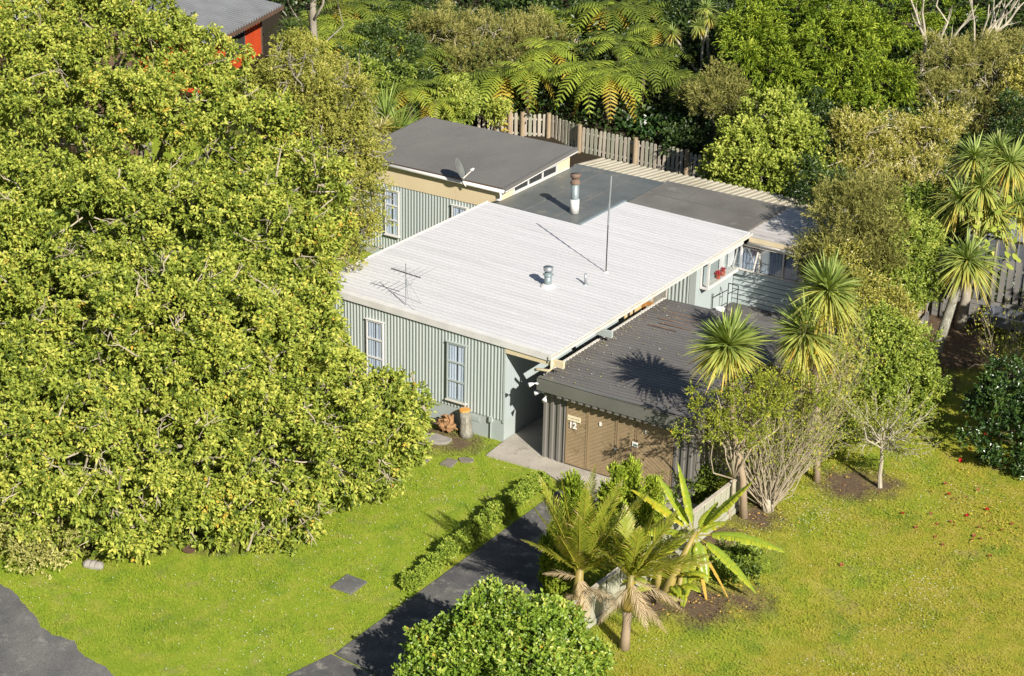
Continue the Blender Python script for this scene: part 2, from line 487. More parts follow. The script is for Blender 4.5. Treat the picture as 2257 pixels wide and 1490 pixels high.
# road / footpath asphalt in the lower left, ragged grass edge
edge_px = [(-260, 1130), (-120, 1215), (0, 1287), (40, 1312), (62, 1345), (84, 1362), (90, 1382), (112, 1398), (142, 1404), (165, 1414), (170, 1434),
           (200, 1452), (232, 1472), (252, 1490), (300, 1540), (420, 1600)]
ep0 = [at_z(a, b, 0.012) for a, b in edge_px]; ep = []
wv = lambda t, k: math.sin(t*2.1+k)*.5+math.sin(t*5.3+2*k)*.35+math.sin(t*11.7+3*k)*.25
tt = 0.0
for i in range(len(ep0)-1):       # crumbling edge
    sl = np.linalg.norm(ep0[i+1]-ep0[i]); n_ = max(2, int(sl/.09))
    for k in range(n_):
        q = ep0[i]+(ep0[i+1]-ep0[i])*k/n_; tt += sl/n_; q[:2] += np.array([wv(tt*2.2, .3), wv(tt*2.2, 1.7)])*.05; ep.append(q)
ep.append(ep0[-1])
rp = MB(); n_ = len(ep); far = [np.array([3.0, -30, .012]), np.array([-45, -30, .012])]
top_ = [tuple(p) for p in ep]+[tuple(p) for p in far]
rp.add(top_, [tuple(range(len(top_)))[::-1]])
for i in range(n_-1): rp.add([ep[i], ep[i+1], ep[i+1]-[0, 0, .1], ep[i]-[0, 0, .1]], [(0, 1, 2, 3)])
struct(rp.build('road', M['asphalt']))
kb = MB()
k0, k1 = at_z(-200, 1395, 0), at_z(60, 1545, 0)
kb.bar(k0+[0, 0, .012], k1+[0, 0, .012], .28, .05)
struct(kb.build('kerb', M['stone']))

# driveway: separate cast slabs with open joints
DRX0, DRX1 = 3.42, 6.35


def slab(name, poly, z0, z1, m, parent=None):
    b = MB(); n = len(poly)
    b.add([(x, y, z0) for x, y in poly]+[(x, y, z1) for x, y in poly],
          [tuple(range(n))[::-1], tuple(range(n, 2*n))]+[(i, (i+1) % n, n+(i+1) % n, n+i) for i in range(n)])
    return b.build(name, m, parent)


drive = struct(link('driveway', None, org=(4.9, -8, 0)))
cuts = [-1.98, -5.62, -9.95, -13.7]
skew = -.10
for i in range(3):
    a, b = cuts[i]-.015, cuts[i+1]+.015
    slab('slab', [(DRX0, b), (DRX1, b+skew*3), (DRX1, a+skew*3*(i > 0)), (DRX0, a)], -.1, .03+.004*i, M['drive'], drive)
slab('slab', [(2.3, -18.5), (7.2, -19.0), (6.75, -14.05), (3.35, -13.75)], -.1, .028, M['drive'], drive)
path = struct(link('path', None, org=(2, -1, 0)))
slab('slab', [(.12, -1.25), (2.30, -1.12), (2.30, -.30), (1.66, -.02), (.03, -.02)], -.1, .045, M['concrete'], path)
slab('slab', [(2.32, -1.14), (4.4, -1.95), (8.1, -1.95), (8.1, -.28), (2.32, -.28)], -.1, .041, M['concrete'], path)
slab('slab', [(.03, 0.0), (1.66, 0.0), (1.66, 9.4), (.03, 9.4)], -.1, .042, M['concrete'], path)
court = struct(slab('courtyard', [(1.32, 8.35), (7.4, 8.35), (7.4, 14.6), (1.32, 14.6)], -.1, .70, M['drive']))

# ================================================================== HOUSE
house = thing('house', 'low grey-green weatherboard-and-steel house with wide white roof and grey rear roofs', 'house', (0, 0, 0))
RX0, RX1 = -8.15, 1.78


def zr(x): return 3.90 - 0.022*(x-RX0)


def wall_box(name, m, *b): return MB().box(*b).build(name, m, house)


wall_box('wall', M['sage_side'], -7.62, -.04, .07, 11.3, -.1, 3.60)
wall_box('rear_wall', M['sage_side'], -8.10, 1.22, 11.46, 18.3, -.1, 3.54)
# front cladding: ribbed steel above a smooth base board
MB().corr((-7.62, -.012, .78), (1, 0, 0), (0, 0, 1), 7.60, 2.90, .135, .026, (0, -1, 0)).build('wall_cladding', M['sage'], house)
MB().box(-7.62, .0, .0, .07, -.1, .775).build('base_board', M['sage_base'], house)
for z in (.35,): MB().box(-7.62, -.001, -.004, .0, z, z+.006).build('base_joint', M['sage_side'], house)
MB().box(-.04, .03, -.045, .03, .70, 3.60).build('corner_board', M['sage'], house)
MB().corr((0.0, .03, .78), (0, 1, 0), (0, 0, 1), 9.5, 2.82, .15, .007, (1, 0, 0), ((0, 0), (.08, 1), (.92, 1), (.999, 0))).build('side_cladding', M['sage_side'], house)
MB().box(-.04, -.006, .07, 9.5, -.1, .775).build('side_base_board', M['sage_base'], house)
for vx in (-3.75, -1.18):
    v = MB().box(vx-.2, vx+.2, -.02, .0, .46, .66).build('wall_vent', M['sage_base'], house)
    s = MB()
    for k in range(4): s.box(vx-.17, vx+.17, -.028, -.018, .49+k*.04, .505+k*.04)
    s.build('vent_slats', M['sage'], v)
mb = MB().box(-.56, -.44, -.10, .0, .62, .82); mb.tube([(-.5, -.05, .62), (-.5, -.05, .0)], .025, 6)
mb.build('meter_box', M['sage'], house)


def curtain(mb, x0, x1, y, z0, z1, amp=.018, gap=None):
    n = max(8, int((x1-x0)/.028)); ph = RS.rand()*6
    for i in range(n):
        a, b = x0+(x1-x0)*i/n, x0+(x1-x0)*(i+1)/n
        ya = y+amp*math.sin(a*52+ph+1.2*math.sin(a*9)); yb = y+amp*math.sin(b*52+ph+1.2*math.sin(b*9))
        mb.add([(a, ya, z0), (b, yb, z0), (b, yb, z1), (a, ya, z1)], [(0, 1, 2, 3)])
    return mb


def casement(x0, x1, z0, z1, y, fr, splits, label=None, trim=None):
    """tall window standing on a wall facing the street: frame, panes, curtains, sill"""
    f = MB(); w = .05
    f.box(x0, x0+w, y-.085, y, z0, z1); f.box(x1-w, x1, y-.085, y, z0, z1)
    zs = [z0]+list(splits)+[z1]
    for k, z in enumerate(zs):
        hh = .03 if 0 < k < len(zs)-1 else .025
        zc = z if 0 < k < len(zs)-1 else (z+hh if k == 0 else z-hh)
        f.box(x0+w, x1-w, y-.08, y, zc-hh, zc+hh)
    o = f.build('window', fr, house)
    if label: o['label'] = label
    MB().box(x0+w, x1-w, y-.030, y-.026, z0+.05, z1-.05).build('backing', M['dark_in'], o)
    xm = x0+w+(x1-x0-2*w)*.52
    c = curtain(MB(), x0+w+.02, xm-.015, y-.045, z0+.06, z1-.06, .008); c.build('curtain', M['curtain'], o)
    c = curtain(MB(), xm+.03, x1-w-.01, y-.045, z0+.06, z1-.06, .008); c.build('curtain', M['curtain'], o)
    for k in range(len(zs)-1):
        MB().box(x0+w+.004, x1-w-.004, y-.064, y-.060, zs[k]+.035, zs[k+1]-.035).build('pane', M['glass'], o)
    MB().box(x0-.03, x1+.03, y-.12, y-.002, z0-.05, z0-.003).build('sill', trim or fr, o)
    MB().box(x0-.03, x1+.03, y-.10, y-.002, z1+.003, z1+.035).build('head_flashing', fr, o)
    return o


casement(-2.31, -1.52, 1.05, 3.17, -.035, M['sage_base'], (1.78, 2.48), 'narrow three-pane window with sage frame and rusty sill')
bpy.data.objects['sill'].data.materials[0] = M['offwhite']
casement(-5.75, -5.02, 1.05, 3.17, -.035, M['white'], (1.78, 2.48), 'narrow three-pane window with white frame')

# white roof: one ribbed sheet, ribs running down the fall
rf = MB(); u = np.array([0, 1, 0.]); n0 = np.array([0, 0, 1.])


def roof_sheet(mb, x0, x1, y0, y1, zf, pitch=.25, dep=.008, lift=0.0):
    vv = np.array([x1-x0, 0, zf(x1)-zf(x0)]); ln = np.linalg.norm(vv)
    mb.corr((x0, y0, zf(x0)+lift), (0, 1, 0), vv/ln, y1-y0, ln, pitch, dep, (0, 0, 1), ((0, 1), (.2, 1), (.34, 0), (.82, 0), (.96, 1)))


roof_sheet(rf, RX0, RX1+.06, -.06, 11.2, zr, lift=.012)
roof_sheet(rf, -3.85, RX1+.06, 11.2+.001, 14.8, zr, lift=.012)
roof = rf.build('roof', M['white_roof'], house)


def roof_block(x0, x1, y0, y1, z_, th):
    return MB().hexa([(x0, y0, z_(x0)-th), (x1, y0, z_(x1)-th), (x1, y1, z_(x1)-th), (x0, y1, z_(x0)-th),
                      (x0, y0, z_(x0)), (x1, y0, z_(x1)), (x1, y1, z_(x1)), (x0, y1, z_(x0))])


roof_block(RX0+.02, RX1-.02, -.05, 11.19, zr, .10).build('soffit', M['sage_base'], roof)
roof_block(-3.84, RX1-.02, 11.2, 14.79, zr, .10).build('soffit', M['sage_base'], roof)
b = MB()   # barge capping along the front, face and folded top
for (x0, x1) in ((RX0, -3.2), (-3.19, RX1+.06)):
    b.hexa([(x0, -.10, zr(x0)-.19), (x1, -.10, zr(x1)-.19), (x1, -.066, zr(x1)-.19), (x0, -.066, zr(x0)-.19),
            (x0, -.10, zr(x0)+.045), (x1, -.10, zr(x1)+.045), (x1, -.066, zr(x1)+.045), (x0, -.066, zr(x0)+.045)])
    b.hexa([(x0, -.065, zr(x0)+.035), (x1, -.065, zr(x1)+.035), (x1, .17, zr(x1)+.042), (x0, .17, zr(x0)+.042),
            (x0, -.065, zr(x0)+.046), (x1, -.065, zr(x1)+.046), (x1, .17, zr(x1)+.05), (x0, .17, zr(x0)+.05)])
b.build('barge_board', M['white'], roof)
lb = MB().hexa([(RX0-.04, -.1, zr(RX0)-.2), (RX0-.005, -.1, zr(RX0)-.2), (RX0-.005, 11.2, zr(RX0)-.2), (RX0-.04, 11.2, zr(RX0)-.2),
                (RX0-.04, -.1, zr(RX0)+.06), (RX0-.005, -.1, zr(RX0)+.06), (RX0-.005, 11.2, zr(RX0)+.06), (RX0-.04, 11.2, zr(RX0)+.06)])
lb.build('ridge_flashing', M['offwhite'], roof)
# gutter with open top
g = MB(); gx0, gx1, gz = RX1-.01, RX1+.115, zr(RX1)
g.box(gx0, gx0+.008, -.14, 14.85, gz-.13, gz-.025); g.box(gx1-.008, gx1, -.14, 14.85, gz-.13, gz-.02); g.box(gx0+.009, gx1-.009, -.14, 14.85, gz-.13, gz-.122)
g.box(gx0, gx1, -.15, -.141, gz-.13, gz-.02); g.box(gx1+.001, gx1+.012, -.14, 14.85, gz-.045, gz-.02)
g.build('gutter', M['offwhite'], roof)
MB().box(gx0-.03, gx0-.002, -.12, 14.8, gz-.24, gz-.03).build('fascia', M['sage_base'], roof)
MB().box(.02, 2.30, -.055, .045, 3.32, 3.56).build('beam', M['cream_beam'], house, bevel=.006)
MB().box(.01, 2.16, 3.36, 3.46, 3.20, 3.44).build('beam', M['sage_base'], house, bevel=.006)
MB().box(.01, 1.70, 7.0, 7.1, 3.26, 3.46).build('beam', M['sage_base'], house, bevel=.006)
dp = MB().tube([(1.86, -.08, 3.52), (1.86, -.08, 3.25), (1.80, -.10, 3.16), (1.35, -.12, 3.10), (1.22, -.06, 3.02), (.12, -.0, 2.86)][:5], .05, 8)
dp.build('downpipe', M['cream_beam'], house, smooth=True)

# rear flat roofs
MB().box(-8.18, -3.90, 11.22, 18.30, 3.52, 3.70).build('flat_roof', M['flat_green'], house)
fs = MB(); fs.box(-3.93, -3.80, 11.2, 14.82, 3.70, 3.86); fs.box(-3.90, -3.80, 11.2, 14.82, 3.861, 3.875)
fs.build('flashing', M['steel_green'], house)
MB().box(-8.16, -3.92, 11.20, 11.30, 3.70, 3.86).build('flashing', M['flat_green'], house)
se = MB()
for x in (-6.75, -5.35): se.box(x, x+.025, 11.3, 18.28, 3.70, 3.712)
se.build('roof_seam', M['flat_brown'], house)
MB().box(-3.895, 1.62, 14.83, 18.62, 3.50, 3.675).build('flat_roof', M['flat_brown'], house)
se = MB()
for x in (-2.2, -.4): se.box(x, x+.03, 14.85, 18.6, 3.675, 3.687)
se.box(-3.88, 1.6, 16.7, 16.73, 3.675, 3.690); se.box(-3.915, -3.875, 14.83, 18.62, 3.60, 3.70)
se.build('roof_seam', M['flat_green'], house)
# pale ribbed lean-to at the back
b = MB(); vv = np.array([0, 2.35, -.28]); ln = np.linalg.norm(vv)
b.corr((-8.6, 18.66, 3.50), (1, 0, 0), vv/ln, 12.4, ln, .30, .05, (0, 0, 1))
lean = b.build('lean_to_roof', M['pale_ribs'], house)
b = MB(); b.hexa([(-8.6, 18.64, 3.30), (3.8, 18.64, 3.30), (3.8, 21.0, 3.02), (-8.6, 21.0, 3.02), (-8.6, 18.64, 3.49), (3.8, 18.64, 3.49), (3.8, 21.0, 3.205), (-8.6, 21.0, 3.205)])
b.build('soffit', M['timber_dark'], lean)
MB().box(-8.5, 3.7, 20.7, 20.8, -.1, 3.0).build('rear_wall', M['sage_side'], house)
wall_box('rear_wall', M['sage_side'], -8.0, 4.7, 18.31, 20.6, -.1, 3.0)

# rear wing with charcoal roof, beige band and clerestory
WX0, WX1, WY0, WY1 = -15.5, -8.19, 12.08, 17.6


def zw(y): return 4.30 + .055*(y-11.8)


MB().box(WX0, WX1-.01, WY0+.05, WY1, -.1, 4.22).build('wing_wall', M['sage_side'], house)
MB().corr((WX0, WY0+.01, .35), (1, 0, 0), (0, 0, 1), 7.3, 2.98, .150, .028, (0, -1, 0)).build('wall_cladding', M['sage'], house)
for x0, x1 in ((WX0, -12.85), (-12.84, -10.35), (-10.34, WX1+.02)):
    MB().box(x0, x1, WY0-.03, WY0+.05, 3.32, 4.24).build('band_panel', M['beige'], house)
MB().box(WX1+.002, WX1+.03, WY0+.06, 13.08, 3.70, 4.25).build('band_panel', M['beige'], house)
MB().box(WX1+.002, WX1+.03, 16.52, 17.55, 3.70, 4.40).build('band_panel', M['beige'], house)
MB().box(WX1+.004, WX1+.02, 13.09, 16.51, 4.155, 4.25).build('band_panel', M['beige'], house)
cl = MB()
for y in (13.09, 14.20, 15.32, 16.45): cl.box(WX1+.005, WX1+.06, y, y+.06, 3.78, 4.15)
for y in (13.15, 14.26, 15.38): cl.box(WX1+.005, WX1+.055, y, y+1.05, 3.78, 3.82); cl.box(WX1+.005, WX1+.055, y, y+1.05, 4.11, 4.15)
cle = cl.build('window', M['white'], house); cle['label'] = 'low clerestory window of three panes above the flat roof'
for y in (13.15, 14.26, 15.38):
    MB().box(WX1+.022, WX1+.027, y+.005, y+1.045, 3.82, 4.11).build('pane', M['glass'], cle)
MB().box(WX1+.004, WX1+.012, 13.15, 16.45, 3.8, 4.14).build('backing', M['dark_in'], cle)
MB().box(WX1+.002, WX1+.07, 13.0, 17.5, 3.715, 3.775).build('sill', M['offwhite'], cle)
b = MB(); vv = np.array([0, 5.72, .055*5.72]); ln = np.linalg.norm(vv)
b.corr((-15.75, 11.98, zw(11.98)), (1, 0, 0), vv/ln, 7.80, ln, .10, .014, (0, 0, 1))
wroof = b.build('wing_roof', M['grey_roof'], house)
b = MB(); b.hexa([(-15.75, 12.0, zw(12.0)-.10), (-7.97, 12.0, zw(12.0)-.10), (-7.97, 17.7, zw(17.7)-.10), (-15.75, 17.7, zw(17.7)-.10),
                  (-15.75, 12.0, zw(12.0)-.004), (-7.97, 12.0, zw(12.0)-.004), (-7.97, 17.7, zw(17.7)-.004), (-15.75, 17.7, zw(17.7)-.004)])
b.build('soffit', M['brown_trim'], wroof)
for x0, x1 in ((-7.99, -7.86), (-15.80, -15.68)):
    b = MB(); b.hexa([(x0, 11.97, zw(11.97)-.15), (x1, 11.97, zw(11.97)-.15), (x1, 17.74, zw(17.74)-.15), (x0, 17.74, zw(17.74)-.15),
                      (x0, 11.97, zw(11.97)+.025), (x1, 11.97, zw(11.97)+.022), (x1, 17.74, zw(17.74)+.022), (x0, 17.74, zw(17.74)+.025)])
    b.build('barge_board', M['grey_roof'], wroof)
MB().hexa([(-7.855, 12.0, zw(11.9)-.17), (-7.84, 12.0, zw(12.0)-.17), (-7.84, 17.7, zw(17.7)-.17), (-7.855, 17.7, zw(17.7)-.17), (-7.855, 12.0, zw(12.0)-.13), (-7.84, 12.0, zw(12.0)-.13), (-7.84, 17.7, zw(17.7)-.13), (-7.855, 17.7, zw(17.7)-.13)]).build('drip_edge', M['white'], wroof)
MB().tube([(-15.9, 11.90, 4.23), (-7.86, 11.90, 4.20)], .075, 10).build('gutter', M['white'], wroof, smooth=True)
MB().tube([(-8.02, 11.90, 4.16), (-8.02, 11.94, 3.95), (-8.02, 11.90, 3.84), (-8.20, 11.84, 3.80)], .055, 10).build('downpipe', M['white'], wroof, smooth=True)
casement(-13.92, -13.2, 1.1, 3.08, WY0-.02, M['white'], (1.78, 2.44), 'narrow white three-pane window of the rear wing')
casement(-10.48, -9.72, 1.1, 3.08, WY0-.02, M['white'], (1.78, 2.44), 'rear wing window half hidden by the white roof')

# flue on the flat roof
fl = MB(); c = np.array([-4.93, 12.6])
fl.tube([(c[0], c[1], 3.70), (c[0], c[1], 4.98)], .16, 16)
flue = fl.build('flue', M['steel_green'], house, smooth=True)
MB().tube([(c[0], c[1], 3.72), (c[0], c[1], 4.30)], .185, 16).build('flue_jacket', M['white'], flue, smooth=True)
MB().tube([(c[0], c[1], 4.93), (c[0], c[1], 4.98), (c[0], c[1], 5.06), (c[0], c[1], 5.16)], [.165, .22, .17, .13], 16).build('flue_collar', M['rust'], flue, smooth=True)
MB().tube([(c[0], c[1], 5.16), (c[0], c[1], 5.20), (c[0], c[1], 5.21), (c[0], c[1], 5.33), (c[0], c[1], 5.34)], [.10, .12, .20, .215, .215], 16).build('flue_cowl', M['rust'], flue, smooth=True)
# short flue on the white roof
c = np.array([-1.47, 5.02]); z = zr(c[0])
f2 = MB().tube([(c[0], c[1], z-.05), (c[0], c[1], z+.42)], .135, 16).build('flue', M['steel_green'], house, smooth=True)
MB().tube([(c[0], c[1], z+.40), (c[0], c[1], z+.47), (c[0], c[1], z+.49), (c[0], c[1], z+.57)], [.14, .195, .16, .10], 16).build('flue_collar', M['steel_green'], f2, smooth=True)
MB().tube([(c[0], c[1], z+.57), (c[0], c[1], z+.60), (c[0], c[1], z+.61), (c[0], c[1], z+.74), (c[0], c[1], z+.745), (c[0], c[1], z+.70)], [.09, .10, .17, .185, .16, .15], 16).build('flue_cowl', M['steel'], f2, smooth=True)
fb = MB().tube([(c[0], c[1], z-.02), (c[0], c[1], z+.06), (c[0], c[1], z+.11)], [.34, .24, .15], 14); fb.build('flue_boot', M['white'], f2, smooth=True)
c = np.array([-.50, 6.02]); z = zr(c[0])
v3 = MB().tube([(c[0], c[1], z-.02), (c[0], c[1], z+.42)], .042, 10).build('vent_pipe', M['steel'], house, smooth=True)
MB().tube([(c[0], c[1], z), (c[0], c[1], z+.05)], [.13, .07], 10).build('flue_boot', M['steel'], v3, smooth=True)

# set-back side wall, bay window and glazed porch room
MB().corr((.03, 11.44, .3), (1, 0, 0), (0, 0, 1), .95, 3.05, .16, .03, (0, -1, 0)).build('wall_cladding', M['sage'], house)
MB().box(.99, 1.26, 11.415, 11.45, .3, 3.35).build('corner_board', M['sage'], house)
MB().box(1.225, 1.25, 11.46, 14.7, .3, 3.4).build('side_base_board', M['sage_side'], house)
bw = MB(); by0, by1, bz0, bz1, bx0, bx1 = 11.75, 14.66, 2.16, 3.30, 1.26, 1.62
for (x0, x1, y0, y1, z0, z1) in ((bx0, bx1, by0, by0+.07, bz0, bz0+.09), (bx0, bx1, by0, by0+.07, bz1-.09, bz1), (bx0, bx0+.06, by0, by0+.07, bz0+.09, bz1-.09), (bx1-.08, bx1, by0, by0+.07, bz0+.09, bz1-.09),
                                 (bx1-.08, bx1, by0+.071, by1, bz0, bz0+.09), (bx1-.08, bx1, by0+.071, by1, bz1-.09, bz1), (bx1-.08, bx1, by1-.08, by1, bz0+.091, bz1-.091)):
    bw.box(x0, x1, y0, y1, z0, z1)
bay = bw.build('window', M['white'], house); bay['label'] = 'white-framed bay window under the roof edge'
MB().box(bx1-.045, bx1-.04, by0+.08, by1-.081, bz0+.1, bz1-.1).build('pane', M['glass'], bay)
MB().box(bx0+.07, bx1-.09, by0+.03, by0+.035, bz0+.1, bz1-.1).build('pane', M['glass'], bay)
MB().box(bx0+.003, bx0+.02, by0+.09, by1-.1, bz0+.1, bz1-.1).build('backing', M['sage_base'], bay)
MB().box(bx0, bx1-.09, by0+.08, by1, bz0+.02, bz0+.08).build('shelf', M['offwhite'], bay)
cm = MB()
for (ya, yb) in ((13.2, 13.7), (13.95, 14.5)):
    n = 22
    for i in range(n):
        y0, y1 = ya+(yb-ya)*i/n, ya+(yb-ya)*(i+1)/n
        cm.add([(bx0+.06+.02*math.sin(y0*50), y0, bz0+.2), (bx0+.06+.02*math.sin(y1*50), y1, bz0+.2), (bx0+.06+.02*math.sin(y1*50), y1, bz1-.1), (bx0+.06+.02*math.sin(y0*50), y0, bz1-.1)], [(0, 1, 2, 3)])
cm.build('curtain', M['white'], bay)
PY = 14.75
for k in range(7):       # weatherboards, each lapping the one below
    z = .66+k*.203
    MB().hexa([(1.27, PY-.062, z), (4.75, PY-.062, z), (4.75, PY+.02, z), (1.27, PY+.02, z), (1.27, PY-.02, z+.165), (4.75, PY-.02, z+.165), (4.75, PY+.02, z+.165), (1.27, PY+.02, z+.165)]).build('weatherboard', M['sage_side'], house)
wall_box('porch_wall', M['sage_side'], 1.26, 4.74, PY+.06, 18.2, -.1, 2.06)
wall_box('porch_wall', M['dark_in'], 1.26, 4.74, PY+.5, 18.2, 2.061, 3.2)
pf = MB()
for x in (1.29, 2.28, 3.30, 4.30, 4.68): pf.box(x, x+.06, PY-.03, PY+.03, 2.08, 3.12)
pf.box(1.29, 4.74, PY-.035, PY+.035, 2.065, 2.10) ; pf.box(1.29, 4.74, PY-.035, PY+.035, 3.12, 3.20)
pw = pf.build('window', M['offwhite'], house); pw['label'] = 'row of porch windows with net curtains over weatherboards'
for x0, x1, c in ((1.36, 2.27, 1), (2.35, 3.29, 0), (3.37, 4.29, 0), (4.37, 4.67, 0)):
    MB().box(x0-.005, x1+.005, PY-.004, PY+.004, 2.1, 3.12).build('pane', M['glass_blue'], pw)
    curtain(MB(), x0+.02, x1-.02, PY+.09, 2.12, 3.05, .025).build('curtain', M['curtain'], pw)
op = MB()   # open awning sash swung outwards
a0, a1 = np.array([1.38, PY-.03, 3.05]), np.array([2.26, PY-.03, 3.05]); dv = np.array([0, -.36, -.78])
for p, q in ((a0, a1), (a0+dv, a1+dv), (a0, a0+dv), (a1, a1+dv)): op.bar(p, q, .045, .045)
sash = op.build('open_sash', M['offwhite'], pw)
MB().add([a0+dv*.03, a1+dv*.03, a1+dv*.97, a0+dv*.97], [(0, 1, 2, 3)]).build('pane', M['glass_blue'], sash)
b = MB(); b.corr((1.63, 14.55, 3.60), (0, 1, 0), (1, 0, 0), 4.15, 3.35, .42, .012, (0, 0, 1)); b.box(1.63, 4.95, 14.58, 18.66, 3.48, 3.592)
proof = b.build('porch_roof', M['flat_pale'], house)
MB().box(1.90, 4.95, 14.52, 14.56, 3.40, 3.59).build('fascia', M['cream_beam'], proof)
MB().tube([(1.88, 14.47, 3.36), (4.95, 14.47, 3.33)], .06, 8).build('gutter', M['offwhite'], proof, smooth=True)

# ================================================================== GARAGE
garage = thing('garage', 'dark flat-roofed garage with brown diagonal-board doors', 'garage', (4.5, 4, 0))
QX0, QX1, QY0, QY1 = 1.72, 7.35, -.25, 8.15


def zg(x): return 2.965+.02*(x-QX0)


MB().box(QX0+.04, QX1, QY0+.06, QY1, 0, 2.72).build('wall', M['garage_wall'], garage)
MB().corr((QX0, QY0+.03, .02), (1, 0, 0), (0, 0, 1), .86, 2.66, .27, .05, (0, -1, 0), ((0, 1), (.35, 1), (.45, 0), (.9, 0))).build('wall_cladding', M['garage_wall'], garage)
MB().corr((QX0+.03, QY0+.06, .02), (0, 1, 0), (0, 0, 1), 8.3, 2.66, .27, .045, (-1, 0, 0), ((0, 1), (.35, 1), (.45, 0), (.9, 0))).build('wall_cladding', M['garage_wall'], garage)
MB().corr((6.62, QY0+.03, .02), (1, 0, 0), (0, 0, 1), .75, 2.66, .27, .05, (0, -1, 0), ((0, 1), (.35, 1), (.45, 0), (.9, 0))).build('wall_cladding', M['garage_wall'], garage)
DX = [2.59, 3.42, 4.52, 5.25, 6.60]
DZ0, DZ1 = .06, 2.42
for i in range(4):       # door leaves, diagonal boards
    x0, x1 = DX[i]+.01, DX[i+1]-.01
    leaf = MB().box(x0, x1, QY0+.012, QY0+.05, DZ0, DZ1).build('door', M['door_rail'], garage)
    bd = MB(); sg = 1 if i < 3 else -1; bwid = .118; sl = .62
    zz = DZ0-(x1-x0)*sl
    rng = random.Random(i)
    while zz < DZ1+(x1-x0)*sl:
        dpt = .012+rng.random()*.006
        # clip the slanted strip to the leaf
        def strip(xa, xb):
            f = (lambda x: zz+(x-x0)*sl) if sg > 0 else (lambda x: zz+(x1-x)*sl)
            lo = [min(max(f(x), DZ0+.06), DZ1-.05) for x in (xa, xb)]
            hi = [min(max(f(x)+bwid-.012, DZ0+.06), DZ1-.05) for x in (xa, xb)]
            return lo, hi
        n = 8
        for k in range(n):
            xa, xb = x0+.05+(x1-x0-.1)*k/n, x0+.05+(x1-x0-.1)*(k+1)/n
            lo, hi = strip(xa, xb)
            if hi[0]-lo[0] < .002 and hi[1]-lo[1] < .002: continue
            yf, yb = QY0+.012-dpt, QY0+.0125
            bd.add([(xa, yb, lo[0]), (xb, yb, lo[1]), (xb, yf, lo[1]), (xa, yf, lo[0]), (xa, yb, hi[0]), (xb, yb, hi[1]), (xb, yf, hi[1]), (xa, yf, hi[0])],
                   [(2, 3, 7, 6), (0, 1, 2, 3)[::-1], (4, 5, 6, 7)[::-1]])
        zz += bwid*math.sqrt(1+sl*sl)
    tag(bd.build('diagonal_boards', M['door_board'], leaf), kind='stuff')
    fr = MB(); fr.box(x0, x0+.045, QY0-.014, QY0+.012, DZ0, DZ1); fr.box(x1-.045, x1, QY0-.014, QY0+.012, DZ0, DZ1)
    fr.box(x0+.046, x1-.046, QY0-.012, QY0+.012, DZ0, DZ0+.06); fr.box(x0+.046, x1-.046, QY0-.012, QY0+.012, DZ1-.05, DZ1)
    fr.build('door_frame', M['door_rail'], leaf)
MB().box(4.47, 4.57, QY0-.05, QY0-.015, 1.08, 1.16).build('door_handle', M['steel'], garage)
# ribbed strip under the fascia
MB().corr((2.40, QY0-.27, 2.50), (1, 0, 0), (0, 0, 1), 4.95, .10, .27, .05, (0, -1, 0), ((0, 1), (.45, 1), (.55, 0), (.9, 0))).build('rib_strip', M['garage_wall'], garage)
MB().box(QX0-.1, QX1+.05, QY0-.34, QY0-.30, 2.60, zg(4)-.0).build('fascia', M['fascia_dark'], garage)
MB().box(QX0-.1, QX1+.05, QY0-.30+.001, QY0-.12, zg(4)+.018, zg(4)+.03).build('fascia_cap', M['fascia_dark'], garage)
MB().box(QX0-.1, QX1+.05, QY0-.298, QY0+.02, 2.60, 2.62).build('eave_lining', M['fascia_dark'], garage)
b = MB(); roof_sheet(b, QX0-.08, QX1+.08, QY0-.29, QY1+.1, zg, .20, .03)
groof = b.build('roof', M['garage_roof'], garage)
roof_block(QX0-.06, QX1+.06, QY0-.28, QY1+.08, lambda x: zg(x)-.01, .2).build('soffit', M['garage_wall'], groof)
b = MB(); b.box(QX0-.20, QX0-.08, QY0+.25, QY1+.12, zg(QX0)-.14, zg(QX0)-.13)
b.box(QX0-.20, QX0-.185, QY0+.25, QY1+.12, zg(QX0)-.129, zg(QX0)+.015); b.box(QX0-.115, QX0-.10, QY0+.25, QY1+.12, zg(QX0)-.129, zg(QX0)+.045)
b.build('gutter', M['offwhite'], groof)
for k in range(5):       # rusted clear strips let into the roof
    y = 5.6+k*.36; xa = 2.35+.25*(k % 2)
    MB().box(xa, xa+1.15+.2*((k*7) % 3), y, y+.10, zg(2.8)+.034, zg(2.8)+.040).build('rust_streak', M['rust'], groof)

# number and plates on the garage door
sg = thing('house_number_sign', 'cream name plate above white number 12 on the garage door', 'sign', (2.9, QY0-.03, 1.55))
MB().box(2.66, 3.16, QY0-.032, QY0-.016, 1.68, 1.86).build('plate', M['sign_cream'], sg)
k = MB()
for i in range(9):
    k.box(2.71+i*.046, 2.74+i*.046, QY0-.0345, QY0-.0325, 1.745+.008*((i*5) % 3), 1.80-.006*((i*3) % 4))
k.build('lettering', M['sign_ink'], sg)
cu = bpy.data.curves.new('digits', 'FONT'); cu.body = '12'; cu.size = .30; cu.extrude = .006; cu.offset = .012
to = bpy.data.objects.new('digits_tmp', cu); COL.objects.link(to)
dg = bpy.context.evaluated_depsgraph_get(); me = bpy.data.meshes.new_from_object(to.evaluated_get(dg))
bpy.data.objects.remove(to)
nm = link('digits', me, M['sign_white'], sg)
nm.rotation_euler = (math.pi/2, 0, 0); nm.location = (2.72-2.9, -.004, 1.43-1.55)
pl = tag(MB().box(5.12, 5.32, QY0-.036, QY0-.016, 1.42, 1.58).build('notice_plate', M['sign_white'], org=(5.2, QY0-.03, 1.5)), 'small white notice plate on the right garage door', 'sign')
